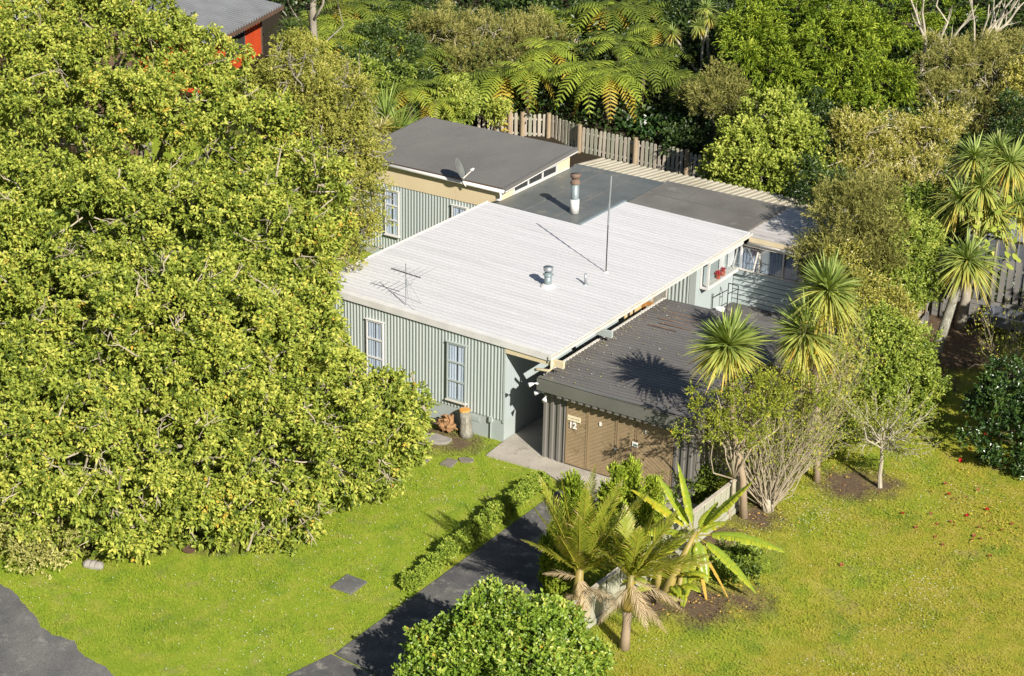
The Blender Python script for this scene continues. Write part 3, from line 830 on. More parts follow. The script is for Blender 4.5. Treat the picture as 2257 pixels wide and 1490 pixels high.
k = MB(); k.box(5.15, 5.20, QY0-.0385, QY0-.0365, 1.46, 1.54); k.box(5.225, 5.29, QY0-.0385, QY0-.0365, 1.47, 1.53); k.build('lettering', M['green_ink'], pl)
tag(MB().box(3.87, 3.93, QY0-.036, QY0-.004, 1.80, 1.92).build('latch_plate', M['sign_white'], org=(3.9, QY0, 1.85)), 'tiny white latch plate on the left garage door', 'latch')
tag(MB().box(5.56, 5.61, QY0-.036, QY0-.004, 1.98, 2.12).build('latch_plate', M['sign_white'], org=(5.58, QY0, 2.0)), 'tiny white latch plate on the shaded garage door', 'latch')

# floodlights at the garage corner
def floodlight(loc, aim, label):
    t = thing('floodlight', label, 'light', loc, 'security floodlights'); loc = np.asarray(loc, float); aim = np.asarray(aim, float); aim /= np.linalg.norm(aim)
    MB().tube([loc, loc+[0, 0, .04]], .05, 8).build('base', M['plastic_white'], t)
    MB().tube([loc+[0, 0, .03], loc+aim*.12+[0, 0, .05]], .018, 6).build('arm', M['plastic_white'], t)
    a = loc+aim*.12+[0, 0, .05]
    MB().tube([a, a+aim*.05, a+aim*.16, a+aim*.17, a+aim*.14], [.035, .05, .085, .085, .07], 10).build('lamp_head', M['plastic_white'], t, smooth=True)


floodlight((1.72, -.33, 2.42), (-.9, -.5, -.3), 'white floodlight aimed at the path under the garage eave')
floodlight((1.86, -.36, 2.34), (.3, -.9, -.35), 'white floodlight on the garage corner above the ribbed wall')
floodlight((1.64, -.60, 2.82), (-.6, -.7, -.2), 'white floodlight on the end of the garage fascia')
floodlight((1.1, 1.55, 3.40), (.6, -.6, -.5), 'white twin floodlight under the white roof gutter')
tl = thing('tube_light', 'white fluorescent tube light under the long roof edge', 'light', (1.3, 2.7, 3.3))
MB().box(1.25, 1.33, 2.05, 3.25, 3.36, 3.42).build('batten', M['plastic_white'], tl)
MB().tube([(1.29, 2.1, 3.335), (1.29, 3.2, 3.335)], .022, 8).build('tube', M['plastic_white'], tl)

# fallen leaves and lichen on the garage roof
n = 420; lx = np.where(RS.rand(n) < .55, QX0+RS.exponential(.45, n), QX0+RS.rand(n)*5.5); ly = QY0-.1+RS.rand(n)*8.1
ok = (lx < 7.2) & (lx > QX0); lx, ly = lx[ok], ly[ok]; n = len(lx)
a = RS.rand(n)*6.28; r = .018+.04*RS.rand(n)**2
zz = 2.965+.02*(lx-QX0)+.036
c4 = [np.stack([lx+np.cos(a+k*1.57)*r*(1 if k % 2 == 0 else .55), ly+np.sin(a+k*1.57)*r*(1 if k % 2 == 0 else .55), zz+RS.rand(n)*.02], 1) for k in range(4)]
M['litter'] = leaf_mat('fallen_leaf', [(0, (.24, .21, .08)), (.35, (.36, .32, .12)), (.6, (.38, .38, .26)), (1, (.55, .54, .48))], .1, .7, .2, .1)
tag(fast_mesh('fallen_leaves', np.stack(c4, 1).reshape(-1, 3), np.arange(4*n).reshape(n, 4), M['litter'], tone=RS.rand(n)), 'yellow fallen leaves scattered over the dark garage roof', 'leaves', kind='stuff')

# ================================================================== ROOF FITTINGS
sd = thing('satellite_dish', 'grey satellite dish on the gutter of the rear wing', 'satellite dish', (-9.75, 11.66, 4.25))
p0 = np.array([-9.78, 11.84, 4.2]); ax = np.array([.86, .30, .42]); ax /= np.linalg.norm(ax)
cen = np.array([-9.95, 11.72, 4.80])
d = MB(); s1 = np.cross(ax, (0, 1, 0)); s1 /= np.linalg.norm(s1); s2 = np.cross(ax, s1)
rings, seg = 6, 24
vs = [cen]
for i in range(1, rings+1):
    rr = .46*i/rings
    for k in range(seg):
        t = 2*math.pi*k/seg; vs.append(cen+s1*rr*1.05*math.cos(t)+s2*rr*.92*math.sin(t)+ax*rr*rr*.42)
fsx = [(0, 1+k, 1+(k+1) % seg) for k in range(seg)]
for i in range(rings-1):
    for k in range(seg): fsx.append((1+i*seg+k, 1+(i+1)*seg+k, 1+(i+1)*seg+(k+1) % seg, 1+i*seg+(k+1) % seg))
nv = len(vs); vs += [v-ax*.02 for v in vs]; fsx += [tuple(j+nv for j in f[::-1]) for f in fsx]
for k in range(seg): i0 = 1+(rings-1)*seg; fsx.append((i0+k, nv+i0+k, nv+i0+(k+1) % seg, i0+(k+1) % seg))
d.add(vs, fsx); d.build('reflector', M['dish'], sd, smooth=True)
MB().tube([p0+[.12, -.02, -.10], p0+[-.02, -.02, .05], p0+[-.10, 0, .30], cen-ax*.04], .03, 8).build('mast', M['offwhite'], sd, smooth=True)
lnb = cen+ax*.62-np.array([0, 0, .22])
MB().bar(cen-s1*.40*np.sign(s1[2])-np.array([0, 0, .02]), lnb, .05, .05).build('feed_arm', M['offwhite'], sd)
b = MB().tube([lnb+ax*.03, lnb-ax*.10], [.06, .045], 10); b.tube([lnb+[0, .1, .02], lnb+[0, -.1, .02]], .04, 8); b.build('feed_horn', M['plastic_white'], sd)

an = thing('tv_antenna', 'thin bare television aerial with long rods at the front of the white roof', 'antenna', (-4.42, .42, 3.83))
b0 = np.array([-4.42, .42, 3.83])
MB().tube([b0, b0+[0, 0, 1.55]], .017, 6).build('mast', M['steel'], an)
for e in ((.55, -.2, 0), (-.25, .5, 0), (.35, .45, 0)):
    MB().tube([b0+[0, 0, 1.0], b0+e], .009, 5).build('stay', M['steel'], an)
bm = b0+[0, 0, 1.2]
MB().bar(bm+[-.62, 0, .03], bm+[.62, 0, -.03], .03, .03).build('boom', M['metal_dark'], an)
for k, (tx, ln) in enumerate(((-.58, .45), (-.40, .55), (-.15, .75), (.12, 1.15), (.36, 1.3), (.58, 1.45))):
    MB().tube([bm+[tx, -ln*.35, 0], bm+[tx, ln*.65, .02]], .008, 5).build('rod', M['steel'], an)
mp_ = thing('pole_mast', 'tall thin pole standing on the white roof casting a long broken shadow', 'pole', (-.5, 7.5, 3.72))
MB().tube([(-.5, 7.5, 3.72), (-.5, 7.5, 5.6)], .022, 8).build('lower_pole', M['metal_dark'], mp_)
MB().tube([(-.5, 7.5, 5.6), (-.47, 7.53, 7.45)], .032, 8).build('upper_pole', M['steel'], mp_)
MB().tube([(-.5, 7.5, zr(-.5)), (-.5, 7.5, zr(-.5)+.06)], [.12, .05], 8).build('foot', M['white'], mp_)
# ================================================================== COURTYARD ODDS AND ENDS
rk = thing('metal_rack', 'thin black metal frame standing by the porch wall', 'rack', (1.75, 13.5, .72))
r0 = np.array([1.72, 13.35, .72])
for a, b_ in (((0, 0), (0, 1.25)), ((.42, .0), (.42, 1.22)), ((0, 0), (.42, 0)), ((0, 1.25), (.42, 1.22)), ((0, .8), (.42, 1.1))):
    MB().bar(r0+[a[0], 0, a[1]+.02], r0+[b_[0], 0, b_[1]+.02], .03, .03).build('bar', M['metal_dark'], rk)
for z in (.45, 1.0): MB().bar(r0+[0, 0, z], r0+[-.40, -.5, z-.28], .025, .025).build('bar', M['metal_dark'], rk)
MB().bar(r0+[-.40, -.5, 0], r0+[-.40, -.5, .9], .03, .03).build('bar', M['metal_dark'], rk)
bu = thing('bucket', 'white plastic bucket with lid beside the black metal frame', 'bucket', (1.62, 12.95, .7))
MB().tube([(1.62, 12.95, .70), (1.62, 12.95, 1.02)], [.14, .17], 16).build('body', M['plastic_white'], bu, smooth=True)
MB().tube([(1.62, 12.95, 1.02), (1.62, 12.95, 1.05), (1.62, 12.95, 1.055)], [.185, .185, .16], 16).build('lid', M['plastic_white'], bu)
for i, y in enumerate((12.95, 13.35)):
    t = thing('flower_pot', ('red flower pot on the near side of the bay window', 'red flower pot on the far side of the bay window')[i], 'pot', (1.44, y, bz0+.08))
    MB().tube([(1.44, y, bz0+.082), (1.44, y, bz0+.25), (1.44, y, bz0+.27)], [.07, .10, .10], 10).build('pot', M['terracotta'], t)
    fb = MB()
    for k in range(14):
        q = RS.normal(0, 1, 3); q /= np.linalg.norm(q); q[2] = abs(q[2]); c0 = np.array([1.44, y, bz0+.27])
        fb.bar(c0, c0+q*.16, .05, .01)
    fb.build('leaves', M['petal_red'], t)
lt = thing('lattice_panel', 'criss-cross lattice panel between the house wall and the garage', 'lattice', (.05, 10.4, .8))
b = MB(); y0, y1, z0, z1 = 9.65, 11.35, 1.2, 3.2
for s in (-1, 1):
    k = -2.2
    while k < 2.2:
        pa = []
        for i in range(2):
            pass
        ya, yb = y0, y1; za, zb = z0+k if s > 0 else z1+k, (z0+k+(y1-y0)) if s > 0 else (z1+k-(y1-y0))
        # clip to panel
        def clip(ya, za, yb, zb):
            t0, t1 = 0.0, 1.0
            for lo, hi, a, d_ in ((z0, z1, za, zb-za),):
                ta, tb = (lo-a)/d_, (hi-a)/d_
                t0, t1 = max(t0, min(ta, tb)), min(t1, max(ta, tb))
            return t0, t1
        t0, t1 = clip(ya, za, yb, zb)
        if t1-t0 > .05:
            b.bar((.04+.012*s, ya+(yb-ya)*t0, za+(zb-za)*t0), (.04+.012*s, ya+(yb-ya)*t1, za+(zb-za)*t1), .011, .035, up=(0, .7, .7))
        k += .13
tag(b.build('laths', M['lattice'], lt), kind='stuff')
f = MB(); f.box(.015, .075, y0-.05, y0, z0-.4, z1); f.box(.015, .075, y1, y1+.04, z0-.4, z1); f.box(.015, .075, y0+.001, y1-.001, z1, z1+.05); f.build('frame', M['offwhite'], lt)
t = thing('timber_board', 'cut-out pale plywood board leaning on the wall above the garage', 'board', (.2, 8.2, 1.9))
b = MB(); b.box(.35, .38, 7.5, 8.75, 2.0, 2.85); b.build('board', M['ply'], t)
b = MB(); b.box(.381, .40, 7.7, 7.85, 2.1, 2.5); b.box(.381, .40, 8.1, 8.5, 2.55, 2.65); b.box(.381, .40, 8.1, 8.2, 2.0, 2.3); b.build('slot', M['dark_in'], t)
t = thing('orange_box', 'orange-brown open box on the wall above the garage roof', 'box', (.3, 9.1, 2.0))
b = MB(); b.box(.02, .5, 8.85, 8.9, 2.0, 2.9); b.box(.02, .5, 9.4, 9.45, 2.0, 2.9); b.box(.02, .5, 8.901, 9.399, 2.85, 2.9); b.box(.02, .05, 8.901, 9.399, 2.0, 2.849); b.box(.051, .5, 8.901, 9.399, 2.35, 2.39)
b.build('case', M['orange_box'], t)

# ================================================================== FENCES
def picket_mesh(name, w, th, hgt, m, dome=True):
    b = MB(); pts = [(-w/2, 0), (w/2, 0)]
    if dome:
        for k in range(0, 7):
            a = math.pi*k/6; pts.append((w/2*math.cos(a), hgt-w/2+w/2*math.sin(a)))
    else: pts += [(w/2, hgt), (-w/2, hgt)]
    n = len(pts)
    b.add([(x, -th/2, z) for x, z in pts]+[(x, th/2, z) for x, z in pts], [tuple(range(n)), tuple(range(n, 2*n))[::-1]]+[(i, n+i, n+(i+1) % n, (i+1) % n) for i in range(n)])
    me = bpy.data.meshes.new(name); me.from_pydata(b.v, [], b.f); me.materials.append(m); return me


def fence_run(th, pts, zb, pitch, meshes, hgt, railz, postr, postx, rail_m, post_m, round_post=True, kick=0, kick_m=None, jit=.02):
    org = ORG[th.name]
    for i in range(len(pts)-1):
        a, b_ = np.array(pts[i], float), np.array(pts[i+1], float); dv = b_-a; ln = np.linalg.norm(dv[:2]); u2 = dv[:2]/ln
        ang = math.atan2(u2[1], u2[0]); nr = np.array([u2[1], -u2[0]])
        n = int(ln/pitch)
        for k in range(n):
            t = (k+.5)/n; p = a+dv*t
            o = bpy.data.objects.new('picket', meshes[RS.randint(len(meshes))]); COL.objects.link(o); o.parent = th; ORG[o.name] = org
            o.location = (p[0]+nr[0]*.03-org[0], p[1]+nr[1]*.03-org[1], p[2]+zb+RS.normal(0, jit)-org[2])
            o.rotation_euler = (RS.normal(0, .015), RS.normal(0, .015), ang+RS.normal(0, .03)); o.scale = (1, 1, 1+RS.normal(0, .012))
        for rz in railz:
            MB().bar((a[0]-nr[0]*.02, a[1]-nr[1]*.02, a[2]+rz), (b_[0]-nr[0]*.02, b_[1]-nr[1]*.02, b_[2]+rz), .05, .09).build('rail', rail_m, th)
        for kz in range(kick):
            MB().bar((a[0]+nr[0]*.02, a[1]+nr[1]*.02, a[2]-.10-kz*.19), (b_[0]+nr[0]*.02, b_[1]+nr[1]*.02, b_[2]-.10-kz*.19), .05, .17).build('board', kick_m, th)
        for px_ in postx[i]:
            p = a+dv*px_
            if round_post: MB().tube([p+[nr[0]*.10, nr[1]*.10, -.9], p+[nr[0]*.10, nr[1]*.10, hgt]], postr, 10).build('post', post_m, th)
            else: MB().bar(p+[-nr[0]*.09, -nr[1]*.09, -.6], p+[-nr[0]*.09, -nr[1]*.09, hgt], postr*2, postr*2, up=(u2[0], u2[1], 0)).build('post', post_m, th)


bf = thing('picket_fence', 'weathered grey round-topped picket fence below the tree ferns', 'fence', (-12.7, 26.6, 1.4))
pk = [picket_mesh('picket_a', .15, .025, 1.28, M['timber']), picket_mesh('picket_b', .14, .025, 1.25, M['timber']), picket_mesh('picket_c', .155, .025, 1.30, M['timber_green'])]
fence_run(bf, [(-18.6, 26.0, 1.25), (-14.9, 27.05, 1.45), (-12.75, 26.35, 1.40), (-5.4, 26.15, 1.25)], .02, .235, pk, 1.38, (.25, 1.0), .11,
          ([.45, .62, .97], [.98], [.42, .80]), M['timber'], M['timber_mid'], True, 3, M['timber_mid'])

df = thing('paling_fence', 'low greenish grey paling fence between the driveway plants and the right lawn', 'fence', (8.6, -4, 0))
pk2 = [picket_mesh('paling_a', .15, .02, 1.12, M['timber_green'], False), picket_mesh('paling_b', .148, .02, 1.10, M['timber_green'], False)]
fence_run(df, [(8.35, -10.0, .05), (8.75, .4, .05)], 0, .155, pk2, 1.12, (.30, .92), .05, ([.02, .2, .4, .6, .8, .98],), M['timber_mid'], M['timber_mid'], False, 0, jit=.004)
MB().bar((8.36, -10.0, 1.20), (8.76, .4, 1.20), .13, .035).build('cap_rail', M['timber'], df)
MB().bar((8.43, -10.0, .10), (8.83, .4, .10), .04, .16).build('board', M['timber_green'], df)

sf = thing('side_fence', 'brown paling fence with dark gate boards beside the cabbage tree', 'fence', (7.7, 17, 0))
pk3 = [picket_mesh('side_paling_a', .19, .02, 1.45, M['timber_mid'], False), picket_mesh('side_paling_b', .18, .02, 1.4, M['timber'], False)]
fence_run(sf, [(8.2, 10.5, .0), (7.75, 19.2, .0)], .05, .20, pk3, 1.5, (.35, 1.2), .06, ([.3, .55, .8, .99],), M['timber_mid'], M['timber_mid'], False, 0)
for k in range(3): MB().bar((8.32, 15.2, .16+k*.17), (8.02, 18.8, .16+k*.17), .04, .155).build('board', M['timber_dark'], sf)

rt = thing('retaining_wall', 'low stacked-board retaining wall behind the leaning cabbage tree', 'wall', (9, 20, 0))
for k in range(4): MB().bar((7.8, 19.75, .09+k*.185), (10.6, 20.35, .09+k*.185), .05, .17).build('board', M['timber_dark'], rt)
for x in (8.2, 9.2, 10.2): MB().bar((x, 19.75+(x-7.8)*.214-.08, 0), (x, 19.75+(x-7.8)*.214-.08, .8), .1, .1, up=(0, 1, 0)).build('post', M['timber_dark'], rt)
rf_ = thing('dark_paling_fence', 'tall dark grey gapped paling fence at the right edge', 'fence', (10, 21.3, .5))
pk4 = [picket_mesh('dark_paling_a', .22, .022, 1.85, M['timber_dark']), picket_mesh('dark_paling_b', .21, .022, 1.8, M['timber_dark'])]
fence_run(rf_, [(6.6, 20.3, .65), (14.5, 22.0, .65)], .02, .30, pk4, 1.8, (.35, 1.4), .06, ([.1, .35, .6, .85],), M['timber_dark'], M['timber_dark'], False, 1, M['timber_dark'])

# grey ribbed shed beyond that fence
sh = thing('garden_shed', 'dark grey ribbed metal shed behind the dark paling fence', 'shed', (10.5, 25, .2))
MB().box(7.6, 14.0, 24.0, 27.0, 0, 2.35).build('wall', M['plastic_grey'], sh)
MB().corr((7.6, 23.98, .1), (1, 0, 0), (0, 0, 1), 6.4, 2.25, .42, .04, (0, -1, 0), ((0, 1), (.12, 1), (.16, 0), (.96, 0))).build('wall_cladding', M['plastic_grey'], sh)
b = MB(); vv = np.array([0, 1.7, .42]); ln = np.linalg.norm(vv)
b.corr((7.5, 23.85, 2.36), (1, 0, 0), vv/ln, 6.6, ln, .42, .04, (0, 0, 1), ((0, 1), (.12, 1), (.16, 0), (.96, 0)))
vv = np.array([0, 1.7, -.42]); b.corr((7.5, 25.55, 2.78), (1, 0, 0), vv/ln, 6.6, ln, .42, .04, (0, 0, 1), ((0, 1), (.12, 1), (.16, 0), (.96, 0)))
b.build('roof', M['steel'], sh)
# grey trailer tray parked against the dark fence
tr = thing('trailer', 'grey metal trailer tray in the shade at the right edge', 'trailer', (11.3, 19.2, 0))
t0 = np.array([10.2, 18.9, .45])
for (x0, x1, y0, y1, z0, z1) in ((0, 2.6, 0, .04, 0, .42), (0, 2.6, 1.16, 1.2, 0, .42), (0, .04, .041, 1.159, 0, .42), (2.56, 2.6, .041, 1.159, 0, .42), (.041, 2.559, .041, 1.159, 0, .03)):
    MB().box(t0[0]+x0, t0[0]+x1, t0[1]+y0, t0[1]+y1, t0[2]+z0, t0[2]+z1).build('panel', M['plastic_grey'], tr)
b = MB(); b.box(t0[0]-.03, t0[0]+2.63, t0[1]-.03, t0[1]+.03, t0[2]+.421, t0[2]+.46); b.box(t0[0]-.03, t0[0]+.03, t0[1]+.031, t0[1]+1.2, t0[2]+.421, t0[2]+.46); b.build('rim', M['steel'], tr)
for y in (-.12, 1.32):
    w = MB().tube([(t0[0]+1.3, t0[1]+y-.07, .29), (t0[0]+1.3, t0[1]+y+.07, .29)], .29, 20).build('wheel', M['metal_dark'], tr)
    MB().tube([(t0[0]+1.3, t0[1]+y-.075, .29), (t0[0]+1.3, t0[1]+y+.075, .29)], .15, 14).build('rim', M['steel'], w)
MB().bar(t0+[0, .6, -.05], t0+[-1.1, .6, -.1], .07, .07).build('drawbar', M['plastic_grey'], tr)

# ================================================================== NEIGHBOURS
M['dark_iron'] = surf('dark_grey_ribbed_roof', (.22, .23, .24), (.17, .175, .185), .6, rough=.5, metal=.2)
rh = at_z(455, 92, 3.2)
e1 = np.array([-.288, .958]); e1 /= np.linalg.norm(e1); e2 = np.array([-e1[1], e1[0]])
nb = thing('red_house', 'bright red neighbouring house with grey corrugated roof beyond the trees', 'house', (rh[0], rh[1], 0))


def nbp(s, t_, z): return np.array([rh[0]+e1[0]*s+e2[0]*t_, rh[1]+e1[1]*s+e2[1]*t_, z])


def nbox(s0, s1, t0_, t1_, z0, z1):
    return MB().hexa([nbp(s0, t0_, z0), nbp(s1, t0_, z0), nbp(s1, t1_, z0), nbp(s0, t1_, z0), nbp(s0, t0_, z1), nbp(s1, t0_, z1), nbp(s1, t1_, z1), nbp(s0, t1_, z1)])


nbox(.2, 8.6, .6, 9, -.5, 3.0).build('wall', M['red_paint'], nb)
for k in range(14): nbox(.2, 8.62, .57-.01, .599, .5+k*.18, .5+k*.18+.165).build('weatherboard', M['red_paint'], nb)
nbox(8.56, 8.7, .5, .64, -.5, 3.0).build('corner_board', M['brown_trim'], nb)
w = nbox(3.6, 6.2, .50, .555, 1.1, 2.45).build('window', M['steel'], nb)
nbox(3.7, 4.85, .485, .499, 1.2, 2.35).build('pane', M['dark_in'], w); nbox(4.95, 6.1, .485, .499, 1.2, 2.35).build('pane', M['dark_in'], w)
b = MB(); vv = np.append(e2*9.5, 1.5); ln = np.linalg.norm(vv)
b.corr(nbp(-.3, -.35, 3.14), np.append(e1, 0), vv/ln, 10.2, ln, .36, .14, (0, 0, 1))
nr_ = b.build('roof', M['dark_iron'], nb)
nbox(-.3, 9.9, -.38, -.30, 2.92, 3.13).build('fascia', M['brown_trim'], nr_)
nbox(9.9, 10.0, -.38, 9, 2.92, 3.16).build('fascia', M['brown_trim'], nr_)
p = at_d(30, 4, 26)
nb2 = thing('far_house', 'grey roof corner showing at the top left above the trees', 'house', (p[0], p[1], 0))
MB().box(p[0]-6, p[0]+1.6, p[1]-1, p[1]+6, 0, p[2]-.4).build('wall', M['brown_trim'], nb2)
b = MB(); b.corr((p[0]-6.5, p[1]-1.5, p[2]-.3), (1, 0, 0), (0, .97, .242), 8.6, 8, .25, .05, (0, 0, 1)); b.build('roof', M['grey_iron'], nb2)
p = at_d(2235, 30, 52)
nb3 = thing('white_house', 'pale house roof corner at the top right behind bare branches', 'house', (p[0], p[1], 0))
MB().box(p[0]-.8, p[0]+7, p[1], p[1]+7, 1.0, p[2]-.25).build('wall', M['brown_trim'], nb3)
MB().hexa([(p[0]-1.4, p[1]-.6, p[2]-.25), (p[0]+8, p[1]-.6, p[2]-.25), (p[0]+8, p[1]+7, p[2]+1.2), (p[0]-1.4, p[1]+7, p[2]+1.2), (p[0]-1.4, p[1]-.6, p[2]), (p[0]+8, p[1]-.6, p[2]), (p[0]+8, p[1]+7, p[2]+1.5), (p[0]-1.4, p[1]+7, p[2]+1.5)]).build('roof', M['grey_iron'], nb3)

# ================================================================== GARDEN OBJECTS
def rough_slab(name, cx, cy, rx, ry, z0, z1, m, n=9, ang=0.0, square=False, seed=0):
    r_ = random.Random(seed); pts = []
    if square:
        base = [(-rx, -ry), (rx, -ry), (rx, ry), (-rx, ry)]
        pts = [(x+r_.uniform(-.03, .03), y+r_.uniform(-.03, .03)) for x, y in base]
    else:
        for k in range(n):
            a = 2*math.pi*k/n; f = r_.uniform(.85, 1.1); pts.append((rx*f*math.cos(a), ry*f*math.sin(a)))
    ca, sa = math.cos(ang), math.sin(ang)
    pts = [(cx+x*ca-y*sa, cy+x*sa+y*ca) for x, y in pts]; n = len(pts); b = MB()
    b.add([(x, y, z0) for x, y in pts]+[(x, y, z1) for x, y in pts], [tuple(range(n))[::-1], tuple(range(n, 2*n))]+[(i, (i+1) % n, n+(i+1) % n, n+i) for i in range(n)])
    return b.build(name, m, org=(cx, cy, z0), bevel=.012)


p = at_z(770, 1290)
tag(rough_slab('manhole_slab', p[0], p[1], .36, .42, -.05, .05, M['asphalt'], ang=.05, square=True, seed=3), 'square dark concrete slab set in the front lawn', 'slab')
for i, (px, py, sq, rx, ry) in enumerate(((930, 1015, True, .2, .26), (990, 1021, True, .2, .26), (1027, 1015, False, .26, .2))):
    p = at_z(px, py)
    tag(rough_slab('stepping_stone', p[0], p[1], rx, ry, -.04, .045, M['slab_brown'], ang=.1*i, square=sq, seed=i),
        ('square stepping stone nearest the big tree', 'square stepping stone in the middle of the three', 'round stepping stone nearest the path')[i], 'stepping stone', 'stepping stones in the lawn')
p = at_z(958, 968)
tag(rough_slab('flat_stone', p[0], p[1], .62, .34, -.04, .06, M['stone'], 11, .2, seed=8), 'flat grey stone in the bare soil beside the torn root', 'stone')
p = at_z(200, 1248)
st = MB(); 
for k in range(3):
    q = p+np.array([k*.16-.1, k*.05, .06]); st.tube([q-[0, 0, .1], q+[0, 0, .0], q+[.02, 0, .08], q+[0.02, 0, .12]], [.16, .17, .12, .03], 7)
tag(st.build('garden_rock', M['stone'], org=p), 'pale grey rock at the lawn edge under the big tree', 'rock')
p = at_z(418, 1214)
dsh = MB().tube([p+[0, 0, .02], p+[0, 0, .06], p+[0, 0, .07], p+[0, 0, .05]], [.2, .22, .20, .12], 16)
tag(dsh.build('plant_saucer', M['brown_trim'], org=p), 'round brown plant saucer lying at the edge of the tree', 'saucer')
p = at_z(370, 1198)
tag(MB().tube([p+[0, 0, 0], p+[0, 0, .16], p+[0, 0, .20]], [.10, .12, .05], 12).build('blue_pot', surf('blue_plastic', (.03, .10, .30), (.04, .12, .34), 3, rough=.4), org=p), 'small blue pot half hidden under the big tree', 'pot')

# stump and torn root ball by the front wall
sp = at_z(1028, 958)
stp = thing('tree_stump', 'upright lichened stump with orange cut top by the front wall', 'stump', sp)
stp_pts = [sp+[.0, 0, -.05], sp+[-.02, 0, .15], sp+[-.07, .04, .5], sp+[-.12, .06, .86]]
MB().tube(stp_pts, [.27, .22, .20, .19], 12).build('trunk', M['bark_lichen'], stp, smooth=True)
MB().tube([stp_pts[-1]+[0, 0, -.005], stp_pts[-1]+[-.003, 0, .05]], [.20, .185], 12).build('cut_top', M['stump_wood'], stp)
rb_p = at_z(985, 950)
rb = thing('torn_root', 'torn brown root ball of a felled tree lying by the stump', 'root', rb_p)
b = MB()
for k in range(26):
    a = RS.rand()*6.28; e = RS.rand()*1.2+.05; q = np.array([math.cos(a)*math.cos(e), math.sin(a)*math.cos(e), math.sin(e)])
    c0 = rb_p+[RS.normal(0, .10), RS.normal(0, .08), .12]; ln = .28+.22*RS.rand()
    b.tube([c0, c0+q*ln*.6+RS.normal(0, .04, 3), c0+q*ln+RS.normal(0, .05, 3)], [.13, .085, .02+.04*RS.rand()], 6)
b.build('root_mass', M['root_wood'], rb)
b = MB()
for k in range(5):
    a = math.pi*.6+k*.35; c0 = rb_p+[-.1, 0, .1]; b.tube([c0, c0+[math.cos(a)*.5, math.sin(a)*.4, .12], c0+[math.cos(a)*1.0, math.sin(a)*.6, .03]], [.05, .03, .012], 6)
b.build('roots', M['bark_brown'], rb)

# ================================================================== VEGETATION
def G(*stops): return list(stops)


M['leaf_big'] = leaf_mat('evergreen_leaf_yellow_green', G((0, (.03, .055, .009)), (.25, (.11, .16, .02)), (.5, (.25, .31, .042)), (.75, (.38, .425, .07)), (.97, (.52, .50, .10)), (1, (.60, .38, .06))), .26, .5, .22, .16, .35)
M['leaf_fine'] = leaf_mat('fine_olive_leaf', G((0, (0.090, 0.105, 0.022)), (.4, (0.225, 0.240, 0.045)), (.75, (0.375, 0.375, 0.075)), (1, (0.510, 0.465, 0.120))), 0.28, 0.55, 0.15, .2, .5)
M['leaf_citrus'] = leaf_mat('glossy_citrus_leaf', G((0, (.05, .10, .012)), (.4, (.15, .25, .026)), (.75, (.29, .39, .05)), (.95, (.46, .50, .10)), (1, (.62, .36, .03))), 0.27, 0.36, 0.4, .12, .8)
M['leaf_camellia'] = leaf_mat('dark_glossy_camellia_leaf', G((0, (0.017, 0.041, 0.010)), (.5, (0.036, 0.078, 0.016)), (.85, (0.072, 0.126, 0.024)), (1, (0.144, 0.204, 0.048))), .18, .25, .7, .12, .9)
M['leaf_green'] = leaf_mat('mid_green_leaf', G((0, (.06, .10, .016)), (.4, (.17, .24, .03)), (.8, (.32, .39, .06)), (1, (.48, .50, .11))), 0.28, 0.42, 0.3, .15, .6)
M['leaf_round'] = leaf_mat('yellow_green_round_leaf', G((0, (0.081, 0.115, 0.016)), (.35, (0.203, 0.270, 0.034)), (.75, (0.392, 0.446, 0.074)), (1, (0.540, 0.567, 0.135))), 0.28, 0.5, 0.2, .15, .6)
M['leaf_kanuka'] = leaf_mat('olive_needle_spray', G((0, (.055, .06, .018)), (.4, (.17, .175, .045)), (.75, (.32, .31, .085)), (1, (.48, .44, .16))), 0.25, 0.65, 0.1, .2, .5)
M['leaf_gold'] = leaf_mat('golden_olive_spray', G((0, (.11, .12, .024)), (.35, (.28, .275, .05)), (.7, (.48, .44, .10)), (.9, (.60, .54, .21)), (1, (.68, .64, .46))), 0.28, 0.6, 0.12, .2, .6)
M['leaf_conifer'] = leaf_mat('bright_conifer_spray', G((0, (0.057, 0.104, 0.011)), (.4, (0.162, 0.247, 0.023)), (.75, (0.314, 0.399, 0.038)), (1, (0.494, 0.551, 0.076))), 0.25, 0.55, 0.15, .15, .6)
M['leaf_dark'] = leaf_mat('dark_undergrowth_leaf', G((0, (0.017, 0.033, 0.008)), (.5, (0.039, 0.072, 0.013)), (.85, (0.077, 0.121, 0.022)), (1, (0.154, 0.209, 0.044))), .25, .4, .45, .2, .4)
M['leaf_hedge'] = leaf_mat('box_hedge_leaf', G((0, (0.085, 0.145, 0.020)), (.45, (0.204, 0.289, 0.034)), (.8, (0.374, 0.459, 0.060)), (1, (0.561, 0.561, 0.136))), 0.25, 0.5, 0.15, .15, 1.2)
M['leaf_varieg'] = leaf_mat('cream_variegated_leaf', G((0, (0.149, 0.184, 0.034)), (.5, (0.391, 0.380, 0.103)), (1, (0.667, 0.621, 0.276))), .3, .5, .3, .15, 1.)
M['leaf_yellow'] = leaf_mat('yellow_green_shrub_leaf', G((0, (.15, .19, .025)), (.4, (.30, .34, .04)), (.75, (.46, .46, .06)), (.95, (.58, .46, .06)), (1, (.60, .34, .04))), 0.33, 0.55, 0.15, .15, .8)
M['leaf_sword'] = leaf_mat('cabbage_tree_sword_leaf', G((0, (.50, .26, .05)), (.16, (.56, .42, .08)), (.34, (.46, .46, .11)), (.6, (.31, .38, .09)), (.85, (.22, .31, .075)), (1, (.46, .52, .18))), 0.28, 0.42, 0.25, .0)
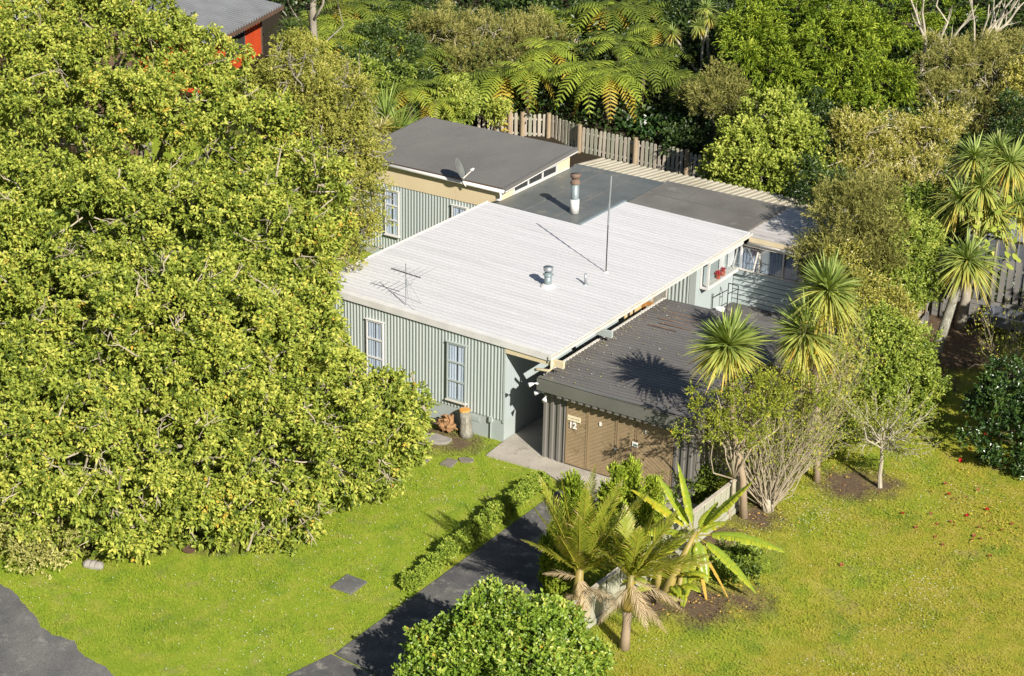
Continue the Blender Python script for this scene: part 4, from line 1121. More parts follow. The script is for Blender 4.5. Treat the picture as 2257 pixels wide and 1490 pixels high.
M['leaf_sword_dark'] = leaf_mat('shaded_sword_leaf', G((0, (0.208, 0.156, 0.039)), (.3, (0.104, 0.130, 0.033)), (.7, (0.072, 0.117, 0.029)), (1, (0.143, 0.195, 0.058))), .25, .4, .4, .0)  # darker copy of the sword leaf, shade put into its colours
M['leaf_flax'] = leaf_mat('flax_leaf', G((0, (0.308, 0.266, 0.070)), (.4, (0.168, 0.238, 0.042)), (1, (0.280, 0.378, 0.084))), .3, .4, .4, .1)
M['fern'] = leaf_mat('tree_fern_frond', G((0, (0.139, 0.194, 0.026)), (.5, (0.278, 0.352, 0.044)), (1, (0.463, 0.518, 0.074))), 0.32, 0.5, 0.2, .12, .8)
M['fern_dark'] = leaf_mat('shaded_tree_fern_frond', G((0, (0.075, 0.112, 0.018)), (.5, (0.150, 0.203, 0.030)), (1, (0.255, 0.300, 0.045))), 0.3, 0.5, 0.2, .12, .8)  # same frond with shade painted into its colours
M['fern_gold'] = leaf_mat('golden_tree_fern_frond', G((0, (0.324, 0.230, 0.034)), (.5, (0.486, 0.365, 0.047)), (1, (0.594, 0.472, 0.068))), .4, .5, .3, .12, .8)
M['palm_leaf'] = leaf_mat('palm_leaflet', G((0, (.60, .48, .30)), (.12, (.58, .44, .13)), (.25, (.42, .39, .05)), (.5, (.24, .285, .03)), (1, (.36, .40, .05))), 0.35, 0.42, 0.3, .06, .8)
M['palm_dead'] = leaf_mat('dead_palm_leaflet', G((0, (0.230, 0.149, 0.069)), (.5, (0.437, 0.333, 0.196)), (1, (0.632, 0.529, 0.368))), .2, .7, .2, .1)
M['banana'] = leaf_mat('banana_leaf', G((0, (0.567, 0.486, 0.041)), (.2, (0.459, 0.486, 0.041)), (.6, (0.270, 0.378, 0.041)), (1, (0.378, 0.486, 0.068))), .45, .32, .5, .1, 1.2)
M['banana_dead'] = leaf_mat('dry_banana_leaf', G((0, (0.396, 0.242, 0.066)), (.5, (0.506, 0.330, 0.055)), (1, (0.550, 0.440, 0.110))), .2, .7, .2, .1)
M['banana_stem'] = surf('banana_stem', (.32, .24, .06), (.20, .17, .06), 3, (1, 1, .4), rough=.5)
M['bark_shrub'] = surf('grey_brown_shrub_bark', (.38, .325, .23), (.28, .235, .165), 5, rough=.9, spec=.1)
M['twig'] = surf('pale_bare_twig', (.42, .37, .28), (.33, .28, .20), 6, rough=.9, spec=.1)
M['grass_long'] = leaf_mat('long_grass', G((0, (0.100, 0.150, 0.020)), (.5, (0.170, 0.220, 0.030)), (1, (0.300, 0.280, 0.080))), .35, .5, .3, .1)
M['lily'] = leaf_mat('arum_lily_leaf', G((0, (0.022, 0.060, 0.014)), (.6, (0.042, 0.108, 0.024)), (1, (0.084, 0.168, 0.036))), .25, .35, .5, .1)

UP = np.array([0, 0, 1.0])
SUNV = np.array(sdir)
VIEW = -fwd


def unit(a): return a/(np.linalg.norm(a, axis=-1, keepdims=True)+1e-9)


class Wob:
    """cheap smooth 3-D noise made of random plane waves, about -1..1"""
    def __init__(s, rs, wave, n=7):
        s.k = unit(rs.normal(size=(n, 3)))*(2*np.pi/(wave*rs.uniform(.7, 1.5, (n, 1)))); s.p = rs.rand(n)*6.28; s.n = n

    def __call__(s, p): return np.sin(p @ s.k.T+s.p).sum(1)/math.sqrt(s.n)*.8


def leaf_arrays(pos, d, ln, wd, rs, fold=.18, upbias=.8, droop=.15):
    n = len(pos); ref = unit(UP*upbias*.6+SUNV*.55+rs.normal(0, .42, (n, 3)))
    side = unit(np.cross(d, ref)); nr = np.cross(side, d)
    ln = ln[:, None]; wd = wd[:, None]
    b = pos; mid = pos+d*ln*.45
    l = mid-side*wd*.5+nr*wd*fold; r = mid+side*wd*.5+nr*wd*fold
    t = pos+d*ln-UP*ln*droop
    v = np.stack([b, r, t, l], 1).reshape(-1, 3)
    i = np.arange(n)*4
    f = np.stack([np.stack([i, i+1, i+2], 1), np.stack([i, i+2, i+3], 1)], 1).reshape(-1, 3)
    return v, f


def crown_points(lobes, n, rs, inner=.35, wave=.9, hollow=-.35, bump=.14, back=.35, low=1.0):
    """twig anchors near the surface of a union of ellipsoids, with hollows"""
    c = np.array([l[0] for l in lobes]); r = np.array([l[1] for l in lobes], float)
    w = (r[:, 0]*r[:, 1]+r[:, 1]*r[:, 2]+r[:, 0]*r[:, 2]); w = w/w.sum()
    P, U = [], []; got = 0; wob1, wob2 = Wob(rs, wave), Wob(rs, wave*.45)
    for _ in range(30):
        m = int((n-got)*2.2)+200
        k = rs.choice(len(w), m, p=w); u = unit(rs.normal(size=(m, 3)))
        keepp = (rs.rand(m) < np.where(u @ VIEW > -.25, 1.0, back)) & (rs.rand(m) < np.where(u[:, 2] < -.3, low, 1.0))
        k, u = k[keepp], u[keepp]
        rad = 1-inner*rs.rand(len(u))**1.6
        p0 = c[k]+u*r[k]
        rad = rad*(1+bump*wob1(p0)+bump*.5*wob2(p0))
        p = c[k]+u*r[k]*rad[:, None]
        okk = (wob1(p*1.0)+.5*wob2(p)) > hollow-1.2*(rs.rand(len(p)) < .25)
        for j in range(len(w)):
            q = (p-c[j])/r[j]; okk &= (j == k) | ((q*q).sum(1) > .62)
        okk &= p[:, 2] > h(p[:, 0], p[:, 1])+.05
        P.append(p[okk]); U.append(u[okk]); got += int(okk.sum())
        if got >= n: break
    return np.concatenate(P)[:n], np.concatenate(U)[:n]


def clump_points(lobes, n, rs, rc=.42, tpc=20, loose=.22, inner=.35, **kw):
    """twigs gathered in leafy clumps set over the crown, plus a loose fill further in"""
    nl = int(n*loose); k = max(12, int((n-nl)/tpc))
    pc, uc = crown_points(lobes, k, rs, inner=inner, **kw); k = len(pc)
    j = rs.randint(k, size=n-nl); sz = rc*rs.uniform(.6, 1.35, k)
    u2 = unit(rs.normal(size=(n-nl, 3))+uc[j]*.7+UP*.35)
    p = pc[j]+u2*(sz[j]*(1-.55*rs.rand(n-nl)**1.5))[:, None]*np.array([1, 1, .75])
    kw2 = dict(kw); kw2['hollow'] = -9
    p2, u3 = crown_points(lobes, nl, rs, inner=.75, **kw2)
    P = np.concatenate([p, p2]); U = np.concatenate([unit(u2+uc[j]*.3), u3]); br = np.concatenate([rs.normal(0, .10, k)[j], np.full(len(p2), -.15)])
    ok = P[:, 2] > h(P[:, 0], P[:, 1])+.04
    return P[ok], U[ok], br[ok]


def crown_mesh(name, lobes, m, parent, n, per=8, ll=.13, lw=.07, tw=.22, seed=1, up=.35, spread=1.0, tone=(.5, .22), droop=.15, tipbright=.15, org=None, rc=.42, tpc=20, loose=.22, **kw):
    rs = np.random.RandomState(seed)
    p, u, br = clump_points(lobes, n, rs, rc, tpc, loose, **kw); n = len(p)
    t = unit(u*.8+UP*up+rs.normal(0, .45, (n, 3)))
    s = np.tile(np.linspace(.05, 1, per), n)+rs.normal(0, .08, n*per)
    P = np.repeat(p, per, 0)+np.repeat(t, per, 0)*(s*tw*rs.uniform(.7, 1.3, n*per))[:, None]
    T = np.repeat(t, per, 0)
    d = unit(T*(.35+.6*np.clip(s, 0, 1))[:, None]+unit(rs.normal(size=T.shape))*spread*.8+UP*.1)
    ln = ll*rs.uniform(.65, 1.25, n*per); wd = lw*rs.uniform(.75, 1.2, n*per)
    v, f = leaf_arrays(P, d, ln, wd, rs, droop=droop)
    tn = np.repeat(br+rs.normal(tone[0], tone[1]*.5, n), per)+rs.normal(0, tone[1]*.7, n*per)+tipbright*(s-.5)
    odd = rs.rand(n*per) < .005; tn = np.where(odd, 1.0, np.clip(tn, 0, .95))
    return fast_mesh(name, v, f, m, parent, np.repeat(tn, 2), org)


def limb_pts(a, b, rs, n=4, wig=.08, sag=.0):
    a, b = np.asarray(a, float), np.asarray(b, float); ln = np.linalg.norm(b-a); out = []
    for i in range(n+1):
        t = i/n; p = a+(b-a)*t
        if 0 < i < n: p = p+rs.normal(0, wig*ln, 3)*[1, 1, .5]
        p = p+[0, 0, sag*math.sin(math.pi*t)*ln]; out.append(p)
    return out


def trunk_mesh(parent, base, lobes, m, r0, seed=1, twigs=0, twig_m=None, fork=.35, name='trunk', sides=7, twig_len=1.25):
    rs = np.random.RandomState(seed); b = MB(); base = np.asarray(base, float)
    cen = np.mean([l[0] for l in lobes], 0); zc = base[2]+(cen[2]-base[2])*fork
    fk = np.array([base[0]*.55+cen[0]*.45, base[1]*.55+cen[1]*.45, zc])
    b.tube(limb_pts(base-[0, 0, .15], fk, rs, 3, .03), [r0*1.25, r0, r0*.9, r0*.8], sides+2)
    for c, r in lobes:
        tip = np.asarray(c, float)+[0, 0, .2*r[2]]
        b.tube(limb_pts(fk, tip, rs, 4, .06, .05), [r0*.6, r0*.48, r0*.36, r0*.25, r0*.1], sides)
        for _ in range(2):
            q = unit(rs.normal(size=3)); q[2] = abs(q[2])*.6; s = np.asarray(c, float)
            b.tube(limb_pts(s, s+q*np.asarray(r)*.85, rs, 3, .07), [r0*.25, r0*.18, r0*.12, r0*.04], 5)
    o = b.build(name, m, parent, smooth=True)
    if twigs:
        tb = MB(); p, u = crown_points(lobes, twigs, rs, inner=.12, hollow=-9, back=.15)
        for i in range(len(p)):
            ln = twig_len*rs.uniform(.5, 1.2); d = unit(u[i]+rs.normal(0, .6, 3)); a = p[i]-d*ln*.6
            e = a+d*ln; tb.tube(limb_pts(a, e, rs, 3, .07), [.034, .027, .019, .008], 4, cap=False)
            for _ in range(3):
                s = a+(e-a)*rs.uniform(.4, .9); q = unit(d+rs.normal(0, .7, 3)); tb.tube([s, s+q*ln*.2, s+q*ln*.35+rs.normal(0, .03, 3)], [.014, .01, .004], 4, cap=False)
        tag(tb.build('twigs', twig_m or m, parent), kind='stuff')
    return o


def lobes_px(spec):
    """lobe list from (px, py, radius px, depth[, flatten]) measured on the photograph, placed at that depth"""
    out = []
    for s in spec:
        px, py, rp, dep = s[:4]; fl = s[4] if len(s) > 4 else .85
        c = at_d(px, py, dep); r = rp*mpp(c)*(.84 if dep > 18 else 1.0); out.append((c, (r, r, r*fl)))
    return out


def tree(name, label, cat, lobes, m, n, bark, r0=.16, base=None, seed=1, group=None, twigs=0, twig_m=None, fork=.35, crown_name='crown', **kw):
    cen = np.mean([l[0] for l in lobes], 0)
    if base is None: base = np.array([cen[0], cen[1], float(h(cen[0], cen[1]))])
    t = thing(name, label, cat, base, group)
    trunk_mesh(t, base, lobes, bark, r0, seed, twigs, twig_m, fork)
    crown_mesh(crown_name, lobes, m, t, n, seed=seed+50, **kw)
    return t


# ------------------------------------------------------------------ big evergreen trees on the left
BIG = dict(per=9, ll=.155, lw=.085, tw=.24, inner=.38, wave=1.6, hollow=.0, bump=.17, tone=(.57, .24), droop=.2, rc=.34, tpc=20, loose=.14)
tree('evergreen_tree', 'massive yellow-green evergreen tree filling the left foreground down to the lawn', 'tree',
     lobes_px([(330, 1010, 200, -6.5), (560, 1000, 190, -5.5), (760, 960, 150, -4.2), (850, 900, 70, -3.4), (150, 1000, 190, -7), (570, 800, 185, -3), (400, 780, 220, -4),
               (660, 740, 100, -1.8), (500, 1120, 100, -7.2), (250, 1140, 90, -8), (620, 1110, 95, -6.6), (880, 880, 60, -3.0)]),
     M['leaf_big'], 20000, M['bark_grey'], .28, seed=3, twigs=300, twig_m=M['twig'], **BIG)
tree('evergreen_tree', 'yellow-green evergreen tree at the left edge beside the massive foreground one', 'tree',
     lobes_px([(20, 900, 190, -5), (60, 700, 200, -2), (-60, 1050, 150, -7), (180, 760, 170, -3), (10, 1110, 110, -8.2)]),
     M['leaf_big'], 7000, M['bark_grey'], .24, seed=5, twigs=70, twig_m=M['twig'], **BIG)
tree('evergreen_tree', 'yellow-green evergreen tree in the middle of the left tree row', 'tree',
     lobes_px([(250, 540, 200, 1.5), (420, 560, 190, 1.5), (580, 540, 170, 2.0), (610, 640, 115, .5), (90, 520, 190, 1.0), (330, 650, 170, -.5), (660, 430, 110, 3.5)]),
     M['leaf_big'], 14000, M['bark_grey'], .26, seed=7, twigs=130, twig_m=M['twig'], **BIG)
BIG2 = dict(BIG, tone=(.56, .26))
tree('evergreen_tree', 'paler evergreen tree at the back of the left tree row', 'tree',
     lobes_px([(130, 300, 190, 6), (330, 330, 190, 6), (500, 330, 150, 6), (400, 190, 130, 9.5), (250, 150, 170, 9.5), (70, 140, 130, 9.5), (330, 40, 90, 12), (180, 60, 110, 12), (60, 60, 80, 12), (540, 270, 80, 7.5)]),
     M['leaf_big'], 15500, M['bark_grey'], .28, seed=9, twigs=80, twig_m=M['twig'], **BIG2)
tree('fine_leaved_tree', 'olive fine-leaved tree between the evergreens and the rear wing', 'tree',
     lobes_px([(650, 200, 95, 9.5), (720, 240, 100, 9.8), (740, 350, 100, 8.8), (690, 330, 100, 8.5), (770, 440, 70, 7.2), (760, 520, 60, 6.0), (745, 200, 60, 11), (620, 190, 50, 10.5), (790, 330, 45, 9.6), (705, 560, 60, 5)]),
     M['leaf_fine'], 8500, M['bark_grey'], .18, seed=11, twigs=150, twig_m=M['bark_grey'], per=10, ll=.11, lw=.05, tw=.3, inner=.6, wave=.9, hollow=-.5, bump=.18, tone=(.55, .25), droop=.2)
t = thing('variegated_shrub', 'small cream variegated shrub at the lawn edge under the big tree', 'shrub', at_z(110, 1230))
lb = lobes_px([(90, 1175, 70, -8.7), (60, 1205, 40, -9.1), (140, 1205, 45, -9.0)]); trunk_mesh(t, at_z(100, 1235), lb, M['bark_brown'], .04, 3)
crown_mesh('crown', lb, M['leaf_varieg'], t, 500, per=10, ll=.08, lw=.045, tw=.16, seed=13)

# ------------------------------------------------------------------ front garden
t = tree('citrus_bush', 'bright glossy green bush in the bottom middle beside the driveway', 'bush',
         lobes_px([(1110, 1450, 135, -15.6), (1000, 1440, 80, -15.8), (1220, 1430, 90, -14.8), (1070, 1370, 55, -15.0), (1190, 1370, 50, -14.5), (1280, 1490, 60, -14.8), (980, 1500, 70, -16.5), (1150, 1520, 120, -16.5), (1090, 1330, 24, -15)]),
         M['leaf_citrus'], 5200, M['bark_brown'], .09, base=at_z(1130, 1560), seed=15, per=8, ll=.135, lw=.075, tw=.22, inner=.4, wave=.7, hollow=-.7, bump=.14, up=.7, tone=(.55, .22), rc=.3, tpc=18)

# clipped box hedge along the driveway
hd = thing('box_hedge', 'low clipped box hedge along the left side of the driveway', 'hedge', (3.0, -6.2, 0))
hl = []
rs = np.random.RandomState(21)
for k in range(15):
    y = -9.55+k*.52; hh = .30+.10*sstep((y+9)/4)+rs.normal(0, .03)
    hl.append((np.array([3.06-.02*k+rs.normal(0, .03), y, hh*.72]), (.19+rs.normal(0, .02), .38, hh*.68)))
crown_mesh('foliage', hl, M['leaf_hedge'], hd, 6500, per=7, ll=.06, lw=.038, tw=.07, seed=22, up=.5, inner=.25, wave=.4, hollow=-.9, bump=.08, rc=.09, tpc=12)
b = MB()
for k in range(22):
    y = -9.5+k*.34; b.tube([(2.95, y, -.05), (2.95+rs.normal(0, .08), y+rs.normal(0, .06), .4)], [.02, .01], 5)
b.build('stems', M['bark_brown'], hd)

# columnar conifers behind the paling fence
CON = [(1262, 1065, 1330, 6.55, -6.4), (1215, 1180, 1320, 6.55, -7.4), (1335, 1042, 1250, 6.75, -4.3), (1385, 1040, 1240, 6.9, -3.5), (1450, 1078, 1230, 7.3, -2.9), (1420, 1130, 1260, 7.5, -4.0)]
CL = ['columnar conifer at the driveway edge left of the palm fronds', 'columnar conifer lowest along the driveway edge beside the palm trunk', 'columnar conifer with the tallest rounded top behind the palm fronds',
      'columnar conifer with pointed top right behind the palm fronds', 'columnar conifer half hidden behind the banana leaf by the garage door', 'short columnar conifer between palm and banana plant']
for i, (px, pt, pb, x, y) in enumerate(CON):
    base = np.array([x, y, 0.]); top = at_y(px, pt, y); H_ = max(1.3, top[2])
    t = thing('columnar_conifer', CL[i], 'conifer', base, 'columnar conifers beside the driveway')
    lb = [(base+[rs.normal(0, .05), rs.normal(0, .05), H_*f], (w, w, H_*.24)) for f, w in ((.20, .27), (.42, .29), (.64, .24), (.84, .15))]
    b = MB().tube([base-[0, 0, .1], base+[0, 0, H_*.8]], [.06, .02], 6); b.build('trunk', M['bark_brown'], t)
    crown_mesh('foliage', lb, M['leaf_conifer'], t, 1500, per=9, ll=.11, lw=.04, tw=.2, seed=30+i, up=1.6, spread=.5, inner=.25, wave=.35, hollow=-.8, bump=.12, droop=-.1, rc=.13, tpc=14, tone=(.66, .22))


# palms ------------------------------------------------------------
def frond(name, m, parent, base, d, up_, length, leaflet, n, curve, seed, rise=.2, dead_tip=.12, tone=.55, width=.035):
    """feather frond: rachis from base along d, leaflets both sides, one object"""
    rs = np.random.RandomState(seed); d = unit(np.asarray(d, float)); side = unit(np.cross(d, UP)); nrm = np.cross(side, d)
    s = np.linspace(0, 1, n); R_ = [base+d*length*t+(-UP)*curve*length*t*t for t in s]; R_ = np.array(R_)
    tg = unit(np.gradient(R_, axis=0))
    V, F, T = [], [], []
    for i in range(2, n):
        t = s[i]; L_ = leaflet*math.sin(math.pi*min(1, .16+.84*t)**.8)*(1-.25*t)+.06
        for sd in (-1, 1):
            nn = np.cross(side, tg[i])
            q = unit(tg[i]*(.95+.3*t)+sd*side*.8+nn*rise+rs.normal(0, .06, 3)); w = width*(1 if t < .9 else .7)
            a = R_[i]; m_ = a+q*L_*.5+nn*.0; e = a+q*L_-UP*L_*.12*(1+rs.rand())
            wv = tg[i]*w
            k = len(V); V += [a-wv*.4, a+wv*.4, m_+wv*.5, m_-wv*.5, e]
            F += [(k, k+1, k+2), (k, k+2, k+3), (k+3, k+2, k+4)]
            tv = tone+rs.normal(0, .12); tt = tv if t < 1-dead_tip else tv-.45
            T += [tv, tv, tt-.25*(rs.rand() < .35)]
    for i in range(n-1):     # rachis
        r_ = .03*(1-.8*s[i]); k = len(V)
        V += [R_[i]-side*r_, R_[i]+side*r_, R_[i+1]+side*r_*.9, R_[i+1]-side*r_*.9, R_[i]-nrm*r_, R_[i+1]-nrm*r_]
        F += [(k, k+1, k+2), (k, k+2, k+3), (k, k+3, k+5), (k, k+5, k+4), (k+1, k+4, k+5), (k+1, k+5, k+2)]; T += [.25]*6
    return fast_mesh(name, np.array(V), np.array(F), m, parent, np.clip(np.array(T), 0, 1))


def palm(label, base, lean, trunk_h, shaft_h, r, crown_specs, seed, dead=(), shaftmat='crownshaft'):
    base = np.asarray(base, float); lean = np.asarray(lean, float)
    t = thing('nikau_palm', label, 'palm', base, 'feather palms by the paling fence')
    a = base+lean*trunk_h; c = a+unit(lean)*shaft_h
    MB().tube([base-[0, 0, .1], base+lean*trunk_h*.3, base+lean*trunk_h*.7, a], [r*1.15, r*.95, r*.9, r], 14).build('trunk', M['palm_trunk'], t, smooth=True)
    u_ = unit(lean)
    MB().tube([a-u_*.04, a+u_*shaft_h*.1, a+u_*shaft_h*.3, a+u_*shaft_h*.6, c], [r*1.02, r*1.55, r*1.35, r*.85, r*.6], 14).build('crownshaft', M[shaftmat], t, smooth=True)
    for i, (d, ln, cv, tn) in enumerate(crown_specs):
        frond('frond', M['palm_leaf'], t, c-u_*.15, d, UP, ln*1.12, .78, 40, cv, seed+i, tone=tn, width=.058)
    for i, (d, ln, cv) in enumerate(dead):
        frond('dead_frond', M['palm_dead'], t, c-u_*shaft_h*(.15+.5*((i*37) % 10)/10), d, UP, ln, .42, 24, cv, seed+40+i, rise=.0, tone=.55, width=.035)
    return t


pb1 = at_z(1264, 1398)
rs = np.random.RandomState(33)
R2, D2 = rgt, -dwn      # picture right / up directions used to read frond angles off the photograph


def dir_px(dx, dy, toward=0.0):
    """world direction that appears as (dx right, dy up) in the photograph, leaning toward (+) or away from (-) the viewer"""
    return unit(R2*dx+np.array([0, 0, 1.0])*dy-np.append(FH, 0)*toward)


palm('feather palm with thick ochre crownshaft in front of the paling fence', pb1, np.array([.04, .03, 1]), .42, 1.75, .17,
     [(dir_px(-.34, .95, .3), 2.7, .02, .6), (dir_px(.36, 1.0, .25), 2.6, .0, .6), (dir_px(-.50, .85, .15), 2.6, .02, .55), (dir_px(-.20, 1.0, .1), 2.9, .0, .6), (dir_px(.10, 1.0, -.1), 2.9, .02, .55), (dir_px(.55, .95, .1), 2.9, .05, .5),
      (dir_px(-.62, .62, .3), 2.2, .08, .35), (dir_px(.85, .75, .1), 2.8, .08, .55), (dir_px(1.0, .5, .25), 2.6, .12, .5), (dir_px(-.05, .95, .45), 2.5, .05, .6), (dir_px(.4, .8, -.5), 2.6, .06, .5), (dir_px(-.4, .85, -.4), 2.6, .05, .55),
      (dir_px(.7, .9, -.2), 2.8, .05, .55), (dir_px(.22, 1.0, .35), 2.6, .02, .65), (dir_px(-.42, 1.0, -.1), 2.8, .02, .45), (dir_px(.02, 1.0, .2), 2.8, .0, .5), (dir_px(-.3, .9, .5), 2.0, .08, .3), (dir_px(.6, .7, .5), 2.2, .1, .5)], 60,
     dead=((dir_px(.2, -.6, .5), 1.1, .2), (dir_px(-.4, -.3, .4), .9, .3), (dir_px(.7, -.1, .2), 1.5, .3), (dir_px(-.7, .5, .3), 1.3, .25), (dir_px(-.25, .6, .6), 1.2, .3), (dir_px(.5, .3, .4), 1.4, .3))) 
pb2 = at_z(1376, 1428)
palm('smaller feather palm with ringed trunk and browned fronds on the right lawn', pb2, np.array([.03, .02, 1]), 1.25, 1.1, .14,
     [(dir_px(.25, 1.0, .0), 2.0, .04, .5), (dir_px(.65, .85, .1), 2.2, .06, .5), (dir_px(.95, .6, .2), 2.3, .12, .42), (dir_px(-.35, .95, .1), 1.8, .05, .45), (dir_px(.6, .9, -.4), 2.1, .06, .5), (dir_px(-.55, .8, .3), 1.6, .1, .4),
      (dir_px(.45, 1.0, .2), 2.1, .05, .55), (dir_px(.8, .75, -.1), 2.2, .08, .5), (dir_px(1.0, .4, .0), 2.1, .14, .35), (dir_px(.05, 1.0, .3), 1.9, .04, .5), (dir_px(-.1, .9, -.4), 1.9, .06, .5)], 90,
     dead=((dir_px(.9, -.1, .3), 1.5, .35), (dir_px(.6, -.35, .3), 1.3, .3), (dir_px(-.5, -.2, .4), 1.2, .35), (dir_px(.3, -.5, .5), 1.2, .25), (dir_px(1.0, .2, .1), 1.6, .3)))


# banana plant -----------------------------------------------------
def banana_leaf(name, m, parent, base, d, length, width, curve, seed, tone=.5, stalk=.18):
    rs = np.random.RandomState(seed); d = unit(np.asarray(d, float)); side = unit(np.cross(d, UP)+rs.normal(0, .05, 3)); n = 34
    s = np.linspace(0, 1, n); R_ = np.array([base+d*length*t-UP*curve*length*t*t for t in s]); tg = unit(np.gradient(R_, axis=0))
    V, F, T = [], [], []
    for i in range(n-1):
        r_ = .022*(1-.7*s[i]); k = len(V); nn = np.cross(side, tg[i])
        V += [R_[i]-side*r_, R_[i]+side*r_, R_[i+1]+side*r_, R_[i+1]-side*r_, R_[i]-nn*r_*1.5, R_[i+1]-nn*r_*1.5]
        F += [(k, k+1, k+2), (k, k+2, k+3), (k, k+3, k+5), (k, k+5, k+4), (k+1, k+4, k+5), (k+1, k+5, k+2)]; T += [.08]*6
    gap = {}
    for sd in (-1, 1):
        i = int(stalk*n); sag = .15
        while i < n-2:
            seg = rs.choice([1, 1, 2, 3, 4]); j = min(n-1, i+seg); sg = sag+rs.normal(0, .12)
            for k_ in range(i, j):
                P = []
                for q in (k_, k_+1):
                    t = (s[q]-stalk)/(1-stalk); w = width*.5*(math.sin(math.pi*max(0.02, min(1, t))**.62)**.7)*(1 if t > 0 else 0)
                    nn = np.cross(side, tg[q])
                    f_ = .74 if (q == j and j < n-1) else 1.0
                    P.append((R_[q], R_[q]+sd*side*w*.55*f_+nn*w*.28, R_[q]+sd*side*w*f_-UP*w*sg+tg[q]*w*.15))
                k = len(V); V += [P[0][0], P[0][1], P[0][2], P[1][0], P[1][1], P[1][2]]
                F += [(k, k+1, k+4), (k, k+4, k+3), (k+1, k+2, k+5), (k+1, k+5, k+4)]
                tv = tone+rs.normal(0, .08); T += [tv, tv, tv-.25, tv-.25]
            i = j
    return fast_mesh(name, np.array(V), np.array(F), m, parent, np.clip(np.array(T), 0, 1))


bb = at_z(1462, 1318)
bt = thing('banana_plant', 'banana plant with large split yellow-green leaves beside the palms', 'banana plant', bb)
top = at_d(1533, 1172, float(bb[:2] @ FH)+.6)
MB().tube([bb-[0, 0, .1], bb+(top-bb)*.3, bb+(top-bb)*.7, top], [.17, .14, .10, .06], 10).build('stem', M['banana_stem'], bt, smooth=True)
for i in range(2):
    q = bb+[.35*(i*2-1), .25, 0]; MB().tube([q-[0, 0, .1], q+[.05, 0, .7]], [.12, .07], 8).build('stem', M['banana_stem'], bt, smooth=True)
MPX = mpp(top)
for i, (ex, ey, tw_, cv, wd, tn) in enumerate([(-42, 150, -.2, .02, .42, .55), (112, 118, -.1, .05, .46, .5), (180, -22, .1, .30, .50, .6), (-150, 30, .2, .10, .40, .55), (-78, 108, -.4, .04, .40, .6), (-140, 90, -.3, .15, .40, .3),
                                             (108, -92, .3, .30, .44, .6), (-20, -110, .5, .35, .40, .5), (-100, -50, .3, .3, .38, .45), (50, 60, -.6, .1, .36, .5), (70, 10, -.7, .2, .4, .5), (20, -60, .8, .3, .45, .6)]):
    ln = math.hypot(ex, ey)*MPX*1.12/max(.6, math.sqrt(max(.2, 1-tw_*tw_*.6)))
    d = dir_px(ex/math.hypot(ex, ey), ey/math.hypot(ex, ey)+cv*.9, tw_)
    banana_leaf('leaf', M['banana'], bt, top-[0, 0, .12], d, max(1.1, ln*1.0), wd*1.05, cv, 200+i, tn)
for i, (ex, ey) in enumerate(((95, -110), (-20, -90), (30, -100))):
    banana_leaf('dead_leaf', M['banana_dead'], bt, top-[0, 0, .35], dir_px(ex/145, ey/145, .3), 1.7, .16, .25, 230+i, .4)
for i in range(13):
    a = rs.rand()*6.28; banana_leaf('leaf', M['banana'], bt, bb+[.5*math.cos(a), .5*math.sin(a), .4+.5*rs.rand()], (math.cos(a), math.sin(a), .8), 1.1, .32, .45, 250+i, .5)

t = tree('small_shrub', 'small dark green shrub at the edge of the banana bed', 'shrub', lobes_px([(1610, 1255, 34, -8.6), (1595, 1280, 28, -9.0), (1625, 1235, 22, -8.3)]), M['leaf_green'], 420, M['bark_brown'], .04, seed=41, per=8, ll=.12, lw=.06, tw=.18, up=.6, tone=(.35, .2))
t = tree('small_shrub', 'leafy green shrub in the dark corner by the garage wall', 'shrub', lobes_px([(1530, 1055, 34, -3.4), (1545, 1075, 28, -3.6), (1510, 1080, 26, -3.8)]), M['leaf_green'], 340, M['bark_brown'], .04, seed=43, per=8, ll=.14, lw=.06, tw=.2, up=.6, tone=(.35, .2))


# cabbage trees ----------------------------------------------------
def sword_head(name, m, parent, cen, axis_, rad, n, seed, droop=.35, lw=.055, low=-.75, tone0=.0):
    rs = np.random.RandomState(seed); axis_ = unit(np.asarray(axis_, float)); a1 = unit(np.cross(axis_, (.3, .9, .1))); a2 = np.cross(axis_, a1)
    V, F, T = [], [], []
    for i in range(n):
        c = rs.uniform(low, 1)**1.0; sn = math.sqrt(max(0, 1-c*c)); ph = rs.rand()*6.28
        d = axis_*c+(a1*math.cos(ph)+a2*math.sin(ph))*sn; ln = rad*rs.uniform(.72, 1.15)*(1+.14*math.sin(2*ph+seed)+.08*math.sin(5*ph+c*3)); dr = droop*rs.uniform(.5, 1.3)*(1-.5*max(0, c))
        side = unit(np.cross(d, UP+rs.normal(0, .25, 3))); w = lw*rs.uniform(.8, 1.2)
        pt = [cen+d*ln*t-UP*dr*ln*t*t for t in (.03, .35, .7, 1.0)]
        ww = [w*.45, w, w*.75, .004]; k = len(V); nn = np.cross(side, d)
        for p, q in zip(pt, ww): V += [p-side*q*.5, p+side*q*.5]
        for j in range(3): F += [(k+2*j, k+2*j+1, k+2*j+3), (k+2*j, k+2*j+3, k+2*j+2)]
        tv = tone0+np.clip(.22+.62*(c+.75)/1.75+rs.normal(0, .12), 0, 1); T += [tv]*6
    return fast_mesh(name, np.array(V), np.array(F), m, parent, np.clip(np.array(T), 0, 1))


